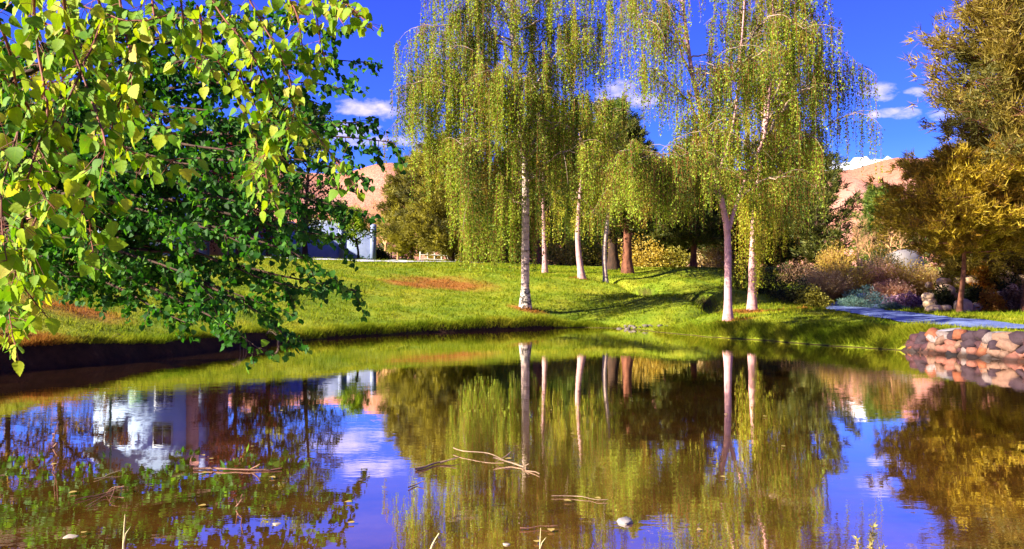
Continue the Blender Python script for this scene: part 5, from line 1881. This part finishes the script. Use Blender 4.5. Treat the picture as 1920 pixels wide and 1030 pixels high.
# ------------------------------------------------------------------ near birch whose twigs hang into the picture
def mat_near_leaf():
    m, N, L, out = new_mat('sunlit_birch_leaf')
    geo = N.new('ShaderNodeNewGeometry')
    oi = N.new('ShaderNodeObjectInfo')
    a = N.new('ShaderNodeMath')
    a.operation = 'ADD'
    L.new(geo.outputs['Random Per Island'], a.inputs[0])
    L.new(oi.outputs['Random'], a.inputs[1])
    f = N.new('ShaderNodeMath')
    f.operation = 'FRACT'
    L.new(a.outputs[0], f.inputs[0])
    col = ramp(N, L, f.outputs[0], [(0, (0.07, 0.19, 0.006)), (0.45, (0.16, 0.30, 0.010)), (0.8, (0.30, 0.41, 0.012)), (0.95, (0.40, 0.43, 0.03)), (1, (0.45, 0.36, 0.09))])
    uv = N.new('ShaderNodeAttribute')
    uv.attribute_name = 'leaf_uv'
    sp = N.new('ShaderNodeSeparateXYZ')
    L.new(uv.outputs['Vector'], sp.inputs[0])

    def mth(op, x, y=None):
        n = N.new('ShaderNodeMath')
        n.operation = op
        for i, v in enumerate((x, y)):
            if v is None:
                continue
            if isinstance(v, (int, float)):
                n.inputs[i].default_value = v
            else:
                L.new(v, n.inputs[i])
        return n.outputs[0]
    ax_ = mth('ABSOLUTE', sp.outputs['X'])
    side = mth('FRACT', mth('MULTIPLY', mth('SUBTRACT', sp.outputs['Y'], mth('MULTIPLY', ax_, 0.75)), 7.0))
    vein = mth('LESS_THAN', mth('ABSOLUTE', mth('SUBTRACT', side, 0.5)), 0.07)
    rib = mth('LESS_THAN', ax_, 0.022)
    v = mth('MAXIMUM', mth('MULTIPLY', vein, 0.5), rib)
    pale = mixc(N, L, 1.0, col, (1.45, 1.3, 1.6), 'MULTIPLY')
    col = mixc(N, L, mth('MULTIPLY', v, 0.6), col, pale)
    pos_ = geo.outputs['Position']
    blot = ramp(N, L, noise(N, L, 60, 3, 0.6, vec=pos_), [(0.60, (0, 0, 0)), (0.74, (0.8, 0.8, 0.8))])
    col = mixc(N, L, blot, col, (0.22, 0.15, 0.03))
    mot = ramp(N, L, noise(N, L, 22, 3, 0.6, vec=pos_), [(0.3, (0.7, 0.75, 0.7)), (0.7, (1.2, 1.15, 1.1))])
    col = mixc(N, L, 1.0, col, mot, 'MULTIPLY')
    p = N.new('ShaderNodeBsdfPrincipled')
    p.inputs['Roughness'].default_value = 0.6
    p.inputs['Specular IOR Level'].default_value = 0.18
    L.new(col, p.inputs['Base Color'])
    t = N.new('ShaderNodeBsdfTranslucent')
    L.new(mixc(N, L, 1.0, col, (1.25, 1.15, 0.4), 'MULTIPLY'), t.inputs[0])
    mx = N.new('ShaderNodeMixShader')
    mx.inputs[0].default_value = 0.42
    L.new(p.outputs[0], mx.inputs[1])
    L.new(t.outputs[0], mx.inputs[2])
    L.new(mx.outputs[0], out.inputs['Surface'])
    return m


def near_leaf_template():
    """ovate toothed leaf, cupped along the midrib: rim points with teeth, a midrib row"""
    half = [(0.10, 0.00), (0.30, 0.05), (0.36, 0.13), (0.43, 0.22), (0.40, 0.30), (0.41, 0.40), (0.34, 0.48), (0.34, 0.57), (0.25, 0.65), (0.23, 0.74), (0.14, 0.82), (0.08, 0.92)]
    mid = [0.0, 0.25, 0.5, 0.75, 1.0]
    V = [(0, t, -0.10 * t * t) for t in mid]
    F = []
    nm = [0, 0, 0, 1, 1, 1, 2, 2, 2, 3, 3, 3]
    for sgn in (1, -1):
        a = len(V)
        V += [(sgn * x, y, 0.22 * x - 0.10 * y * y + 0.02 * math.sin(i * 2.1)) for i, (x, y) in enumerate(half)]
        for i in range(len(half) - 1):
            m0, m1 = nm[i], nm[i + 1]
            q = [m0, a + i, a + i + 1]
            F.append(q if sgn > 0 else q[::-1])
            if m1 != m0:
                q = [m0, a + i + 1, m1]
                F.append(q if sgn > 0 else q[::-1])
        q = [3, a + len(half) - 1, 4]
        F.append(q if sgn > 0 else q[::-1])
    return np.array(V, float), np.array(F)


def add_leaf_uv(me, T):
    at = me.attributes.new('leaf_uv', 'FLOAT_VECTOR', 'POINT')
    n = len(me.vertices) // len(T)
    uv = np.tile(np.asarray(T, np.float32), (n, 1))
    at.data.foreach_set('vector', np.ascontiguousarray(uv).ravel())


def near_birch():
    r = np.random.default_rng(5)
    base = np.array([-2.9, -2.6, gz(-2.9, -2.6) - 0.05])
    th = thing('birch_tree', 'near birch whose sunlit drooping twigs of yellow green leaves hang in from above', 'tree', base)
    tr = resample([base, base + [0.05, 0.05, 1.5], base + [0.1, 0.2, 3.2], base + [0.05, 0.2, 5.5], base + [0.2, 0.2, 8.5]], 0.4)
    MB().tube(tr, np.linspace(0.17, 0.04, len(tr)), 12).build('trunk', M['birch_bark'], th, True, base)
    br = MB()
    # boughs reaching forward overhead
    boughs = [[tr[7], (-2.2, -1.0, 4.1), (-1.7, 0.8, 4.0), (-1.45, 2.0, 3.35), (-1.1, 2.7, 2.9)],
              [tr[8], (-2.4, -0.6, 4.6), (-1.5, 1.4, 4.3), (-0.85, 2.6, 3.6), (-0.5, 3.3, 3.1)],
              [tr[6], (-2.7, -0.8, 3.5), (-2.3, 0.8, 3.5), (-1.9, 1.9, 3.0), (-1.75, 2.3, 2.55)]]
    for bp in boughs:
        q = resample([np.asarray(v, float) for v in bp], 0.15)
        br.tube(q, np.linspace(0.045, 0.012, len(q)), 8)
    # twigs as picture curves at their real distance (about 2 to 3.4 m)
    twigs = [
        (2.05, [(60, -60), (70, 60), (95, 200), (60, 330), (40, 470), (20, 560), (38, 650)], 1.0),
        (1.9, [(-30, -30), (10, 90), (30, 230), (-10, 380), (10, 500)], 1.0),
        (2.0, [(110, -60), (130, 60), (170, 170), (200, 270), (160, 360), (170, 430), (180, 500)], 1.1),
        (2.1, [(170, -40), (190, 40), (150, 130), (110, 230), (130, 320)], 1.0),
        (2.2, [(215, -50), (235, 60), (250, 150), (215, 240), (255, 290), (340, 300)], 1.0),
        (2.3, [(280, -40), (290, 40), (255, 110), (240, 190), (280, 250)], 0.9),
        (1.95, [(-40, 120), (30, 170), (80, 260), (75, 350), (110, 400)], 1.0),
        (2.1, [(-40, 260), (20, 290), (70, 380), (50, 450), (75, 520)], 0.9),
        (2.15, [(-40, 400), (10, 440), (40, 520), (90, 590)], 0.7),
        (2.5, [(330, -40), (345, 30), (335, 80)], 1.0),
        (2.9, [(370, -40), (420, 30), (480, 110), (520, 190), (580, 235), (630, 300), (665, 350)], 0.8),
        (3.0, [(400, -40), (440, 60), (455, 150), (500, 240), (500, 330), (515, 390)], 1.1),
        (2.9, [(450, -30), (500, 60), (540, 150), (545, 220), (490, 290), (470, 330)], 1.1),
        (3.1, [(350, 20), (390, 90), (430, 170), (465, 250), (480, 310)], 0.8),
        (3.0, [(520, -40), (555, 30), (565, 90), (585, 140)], 0.9),
        (3.1, [(560, -40), (590, 10), (600, 60), (612, 120)], 0.7),
        (2.8, [(600, -50), (640, 0), (672, 25), (700, 55)], 1.0),
        (2.8, [(615, -45), (628, 5), (648, 45)], 0.8),
        (2.6, [(370, 10), (380, 70), (365, 120), (395, 130)], 0.8),
        (2.3, [(20, -50), (60, 30), (140, 60), (200, 100), (230, 150)], 1.0),
        (2.4, [(150, 80), (210, 150), (260, 200), (330, 260)], 0.8),
        (2.2, [(60, -60), (150, 10), (260, 40), (330, 20)], 0.9),
    ]
    LP, LA, LN, LS = [], [], [], []
    pet = MB()
    for (d, pts, dens) in twigs:
        q3 = np.array([P(px, py, d + 0.10 * math.sin(i * 1.7 + d * 9)) for i, (px, py) in enumerate(pts)])
        q = resample(q3, 0.02)
        q += np.cumsum(r.normal(0, 0.0012, q.shape), 0)
        br.tube(q[::2], np.linspace(0.0042, 0.0014, len(q[::2])), 5)
        Ln = len(q) * 0.02
        ns = int(Ln / 0.0095 * dens)
        for j in range(ns):
            i = int(np.clip(2 + (len(q) - 3) * (j + r.random()) / ns, 1, len(q) - 2))
            c = q[i]
            tdir = unit(q[i + 1] - q[i])
            # a short spur or the petiole itself
            pd = unit(tdir * 0.4 + r.normal(0, 0.8, 3) * np.array([1, 0.8, 0.5]) - np.array([0, 0, 0.35]))
            pl = r.uniform(0.012, 0.035) if r.random() < 0.6 else r.uniform(0.04, 0.10)
            e = c + pd * pl
            pet.tube([c, (c + e) / 2 + [0, 0, 0.003], e], [0.0011, 0.0009, 0.0008], 3)
            ax = unit(pd * 0.5 + np.array([0, 0, -0.8]) + r.normal(0, 0.32, 3))
            LP.append(e)
            LA.append(ax)
            LN.append(unit(np.array([-0.45, -0.75, 0.25]) + r.normal(0, 0.55, 3)))
            LS.append(r.uniform(0.030, 0.052) if r.random() < 0.78 else r.uniform(0.015, 0.030))
    br.build('twigs', M['red_twig'], th, True, base, 'stuff')
    pet.build('leaf_stalks', M['red_twig'], th, True, base, 'stuff')
    # the tree's own crown above, out of the picture
    cr = MB()
    for k in range(26):
        i = int(len(tr) * (0.55 + 0.43 * k / 26))
        a = k * 2.4
        Lb = 1.9 * (1.2 - k / 30)
        e = tr[i] + np.array([math.cos(a) * Lb, math.sin(a) * Lb, 0.8])
        pb = bez(tr[i], (tr[i] + e) / 2 + [0, 0, 0.4], e, 6)
        cr.tube(pb, np.linspace(0.025, 0.006, 6), 5)
        for j in range(30):
            c = pb[r.integers(2, 6)] + r.normal(0, 0.22, 3) + [0, 0, -0.1]
            LP.append(c)
            LA.append(unit(np.array([0, 0, -1]) + r.normal(0, 0.4, 3)))
            LN.append(unit(r.normal(0, 1, 3)))
            LS.append(0.06)
    cr.build('branches', M['dark_bark'], th, True, base, 'stuff')
    T, TF = near_leaf_template()
    before = set(bpy.data.meshes)
    split_leaves(th, base, T, TF, np.array(LP), np.array(LA), np.array(LN), np.array(LS), mat_near_leaf(), 'leaf', 'foliage')
    for me in set(bpy.data.meshes) - before:
        add_leaf_uv(me, T)
    print('near leaves', len(LP))


near_birch()


# ------------------------------------------------------------------ things on the water
M['wet_wood'] = principled('wet_wood', rough=0.55, nscale=8, stretch=(1, 1, 1), cols=[(0.3, (0.09, 0.035, 0.02)), (0.7, (0.27, 0.13, 0.08))], bstr=0.4, bscale=20)
M['pale_wood'] = principled('pale_wood', rough=0.6, nscale=8, cols=[(0.3, (0.11, 0.06, 0.035)), (0.7, (0.30, 0.20, 0.13))], bstr=0.4, bscale=20)
M['reed'] = principled('reed', rough=0.6, nscale=5, cols=[(0.3, (0.38, 0.30, 0.13)), (0.7, (0.60, 0.52, 0.28))])


def wpt(px, py, z=0.0):
    d = FPX * (CAM_H - z) / (py - HZ)
    return np.array([W(px, d), d, z])


def stick(name, label, pts, r0, r1, mat, forks=(), cat='stick', group=None, z=0.012):
    """a drift stick lying on the water; forks: side twigs given the same way"""
    q = resample(np.array([wpt(px, py, z + (dz if dz else 0)) for px, py, dz in [(p + (0,))[:3] for p in pts]]), 0.08)
    base = q[0].copy()
    r = np.random.default_rng(int(abs(base[0] * 100)) + 1)
    q[1:-1] += r.normal(0, 0.013, q[1:-1].shape) * np.array([1, 1, 0.35])
    th = thing(name, label, cat, base, group)
    rad = 0.4 * np.linspace(r0, r1, len(q)) * (1 + r.normal(0, 0.08, len(q)))
    MB().tube(q, rad, 7).build('stem', mat, th, True, base)
    for f in forks:
        fq = resample(np.array([wpt(px, py, z + (dz if dz else 0)) for px, py, dz in [(p + (0,))[:3] for p in f]]), 0.06)
        MB().tube(fq, np.linspace(r0 * 0.3, r1 * 0.3, len(fq)), 5).build('side_twig', mat, th, True, base)
    return th


stick('drift_branch', 'long reddish stick floating level on the open water', [(362, 880), (400, 879), (460, 881), (528, 878)], 0.024, 0.013, M['wet_wood'], forks=[[(470, 880), (482, 874, .03), (488, 870, .06)], [(400, 879), (392, 874, .03)]])
stick('drift_branch', 'pale forked branch tip sticking out of the mirrored birch', [(780, 880), (810, 872), (835, 864, .01), (862, 857, .02)], 0.032, 0.006, M['pale_wood'], forks=[[(825, 868), (845, 862, .02), (858, 860, .03)]])
stick('drift_branch', 'twiggy branch pointing to the far bank with crossed side twigs', [(1012, 889), (975, 874), (945, 863, .02), (925, 858, .04)], 0.012, 0.018, M['pale_wood'],
      forks=[[(930, 867), (948, 856, .04), (958, 848, .06)], [(945, 863), (915, 850, .03), (868, 846, .02), (850, 840, .02)], [(980, 876), (992, 870, .03)]])
stick('drift_branch', 'thin straight twig floating by itself near the sunken stone', [(1034, 930), (1070, 930), (1110, 934), (1140, 937)], 0.010, 0.005, M['pale_wood'])
stick('drift_branch', 'short broken twig drifting beside the forked branch tip', [(766, 914), (785, 908), (798, 904, .01)], 0.014, 0.006, M['pale_wood'])
stick('drift_branch', 'low half sunken twig near the thin reed', [(975, 990), (1010, 988), (1045, 986)], 0.010, 0.005, M['wet_wood'])
stick('drift_branch', 'bundle of reddish twigs with bleached bits caught in the shallows', [(140, 938), (180, 928), (215, 915, .02), (232, 914, .03)], 0.008, 0.010, M['wet_wood'],
      forks=[[(160, 950), (195, 930), (215, 918, .03)], [(200, 925), (210, 915, .05), (225, 912, .06)], [(205, 940), (212, 925, .02), (216, 912, .04)]])
stick('drift_branch', 'thin straw stick lying slantwise under the mirrored leaves', [(176, 898), (205, 889), (230, 882, .01)], 0.007, 0.004, M['reed'])
stick('drift_branch', 'upright red snag poking from the shadowed water', [(100, 838), (100, 815, .16), (103, 800, .30)], 0.016, 0.007, M['wet_wood'], forks=[[(101, 822, .12), (106, 806, .22), (108, 794, .32)]])
stick('drift_branch', 'short pinkish snag standing out of the brown water', [(443, 950), (446, 938, .05), (455, 926, .12)], 0.014, 0.006, M['wet_wood'], forks=[[(445, 945, .02), (442, 934, .08)]])


def reed(px, py, top, label, seed, wide=0.008):
    p = wpt(px, py)
    d = p[1]
    base = p - np.array([0, 0, 0.05])
    h = (py - top) * d / FPX
    r = np.random.default_rng(seed)
    th = thing('reed', label, 'reed', base)
    q = np.stack([p[0] + r.normal(0, 0.01) * np.linspace(0, 1, 6) ** 2 * 3, np.full(6, d), np.linspace(-0.05, h, 6)], 1)
    MB().tube(q, np.linspace(wide, wide * 0.3, 6), 5).build('stalk', M['reed'], th, True, base)
    MB().tube([q[2], q[2] + [0.012, 0, h * 0.25], q[2] + [0.035, 0.01, h * 0.42]], [wide * 0.7, wide * 0.5, 0.001], 4).build('blade', M['reed'], th, True, base)


reed(231, 1040, 965, 'single straw coloured reed stalk in front of the pink snag', 1)
reed(1012, 1040, 990, 'thin reed stalk in the middle of the mirrored birch', 2, 0.005)
reed(803, 1040, 1000, 'green tinted reed tip where the birch reflection meets the blue', 3, 0.008)


def floating(px, py, w, label, seed, mat, name='sunken_stone', cat='stone', hh=0.5):
    p = wpt(px, py)
    o = bpy.data.objects.new(name, stone_mesh(name, seed, mat))
    link(o)
    o.location = (p[0], p[1], 0.0)
    o.scale = (w, w * 0.8, w * hh)
    o.rotation_euler = (0.1, 0.1, seed)
    tag(o, label, cat)


floating(1172, 980, 0.10, 'pale stone breaking the surface among the mirrored strands', 401, M['boulder_grey'])
FW = principled('floating_bark', rough=0.7, nscale=6, cols=[(0.3, (0.26, 0.20, 0.14)), (0.7, (0.38, 0.32, 0.25))])
floating(133, 1007, 0.075, 'pale flat chip of bark floating beside the straw coloured reed', 402, FW, 'bark_chip', 'bark', 0.2)
floating(520, 983, 0.05, 'small bleached chip floating on the brown water', 403, FW, 'bark_chip', 'bark', 0.2)
floating(950, 1021, 0.05, 'tiny bleached chip floating at the foot of the mirrored birch', 404, FW, 'bark_chip', 'bark', 0.2)


def sprig():
    """young spruce-like shoot with blunt yellow tipped needles on the near shore"""
    r = np.random.default_rng(8)
    d = 4.15
    x = W(1617, d)
    base = np.array([x, d, gz(x, d) - 0.02])
    m = foliage('sprig_needle', [(0, (0.22, 0.24, 0.02)), (0.5, (0.48, 0.40, 0.08)), (1, (0.66, 0.56, 0.24))], gloss=0.04)
    th = thing('young_shoot', 'yellow green bristly shoot growing up from the near shore', 'plant', base)
    top = np.array([W(1638, d), d, Z(988, d)])
    ribs = [(top, 0.85), (np.array([W(1653, d), d - .03, Z(1022, d)]), 0.5), (np.array([W(1610, d), d + .02, Z(1012, d)]), 0.6)]
    st = MB()
    LP, LA = [], []
    for e, q in ribs:
        p0 = base if q > 0.8 else base + (top - base) * (0.35 if q > 0.55 else 0.5)
        pl = bez(p0, (p0 + e) / 2 + [-0.015, 0, 0.02], e, 8)
        st.tube(pl, np.linspace(0.008, 0.003, 8), 6)
        n = 170 if q > 0.8 else 70
        for k in range(n):
            u = 0.15 + 0.85 * r.random()
            i = min(int(u * 7), 6)
            c = pl[i] + (pl[i + 1] - pl[i]) * (u * 7 - i)
            LP.append(c)
            LA.append(unit(unit(e - p0) * 0.7 + r.normal(0, 0.75, 3)))
    st.build('stem', M['pale_wood'], th, True, base)
    k = len(LP)
    V, F = scatter(LEAF4 * np.array([0.42, 1, 1]), LEAF4F, np.array(LP), np.array(LA), r.normal(0, 1, (k, 3)), r.uniform(0.022, 0.04, k))
    obj('needles', V, F, m, th, False, base, 'stuff')


sprig()


def bank_roots():
    r = np.random.default_rng(17)
    for (px, py, d, lab) in [(432, 652, 20.2, 'pale curling root hanging from the left bank under the leaf tips'), (512, 644, 21.6, 'looped pale root at the edge of the left bank'), (205, 678, 16.6, 'thin root dangling down the dark cut bank')]:
        x = W(px, d)
        # walk towards the lip of the bank
        while shore_sd(np.array([x]), np.array([d]))[0] < 0.22:
            x -= 0.05
        z = gz(x, d)
        base = np.array([x, d, z])
        th = thing('exposed_root', lab, 'root', base, None)
        for k in range(3):
            a = r.uniform(-0.5, 0.5)
            q = np.array([[x - 0.05, d + a * 0.3, z - 0.02], [x + 0.12, d + a * 0.4, z + 0.03 + 0.05 * k], [x + 0.30, d + a * 0.6, z - 0.06], [x + 0.36, d + a * 0.7 - 0.1, -0.03]])
            MB().tube(resample(q, 0.06), 0.008, 5).build('strand', M['pale_wood'], th, True, base)


bank_roots()


def creek_stones():
    """cobbles where the ditch runs out into the pond"""
    r = np.random.default_rng(23)
    m = principled('creek_stone', rough=0.7, nscale=4, cols=[(0.3, (0.05, 0.04, 0.03)), (0.7, (0.17, 0.14, 0.12))], bstr=0.5, bscale=10)
    mes = [stone_mesh('creek_stone', 500 + i, m) for i in range(4)]
    n = 0
    while n < 22:
        t = r.uniform(0.55, 1.0)
        q = resample(DITCH[6:], 0.1)
        p = q[int(t * (len(q) - 1))] + r.normal(0, 0.22, 2)
        w = r.uniform(0.08, 0.24)
        o = bpy.data.objects.new('creek_stone', mes[r.integers(4)])
        link(o)
        o.location = (p[0], p[1], gz(p[0], p[1]) + w * 0.15)
        o.scale = (w, w * 0.8, w * 0.6)
        o.rotation_euler = (0, 0, r.random() * 6)
        tag(o, 'small grey brown cobble lying in the mouth of the ditch', 'stone', 'cobbles in the mouth of the ditch')
        n += 1


creek_stones()


def floating_leaves():
    r = np.random.default_rng(31)
    m = principled('fallen_leaf', rough=0.6, nscale=9, cols=[(0.3, (0.20, 0.12, 0.03)), (0.7, (0.42, 0.32, 0.08))])
    T, TF = near_leaf_template()
    me = mesh_data('fallen_leaf', T * np.array([1, 1, 0.4]), TF, m, True)
    for k in range(26):
        px, py = r.uniform(60, 1500), 760 + 260 * r.random()
        p = wpt(px, py, 0.006)
        o = bpy.data.objects.new('fallen_leaf', me)
        link(o)
        o.location = tuple(p + np.array([0, 0, 0.008]))
        o.scale = (r.uniform(0.035, 0.06),) * 3
        o.rotation_euler = (0, 0, r.random() * 6.28)
        tag(o, 'single fallen yellow brown leaf floating flat on the pond', 'leaf', 'fallen leaves floating on the pond')


floating_leaves()
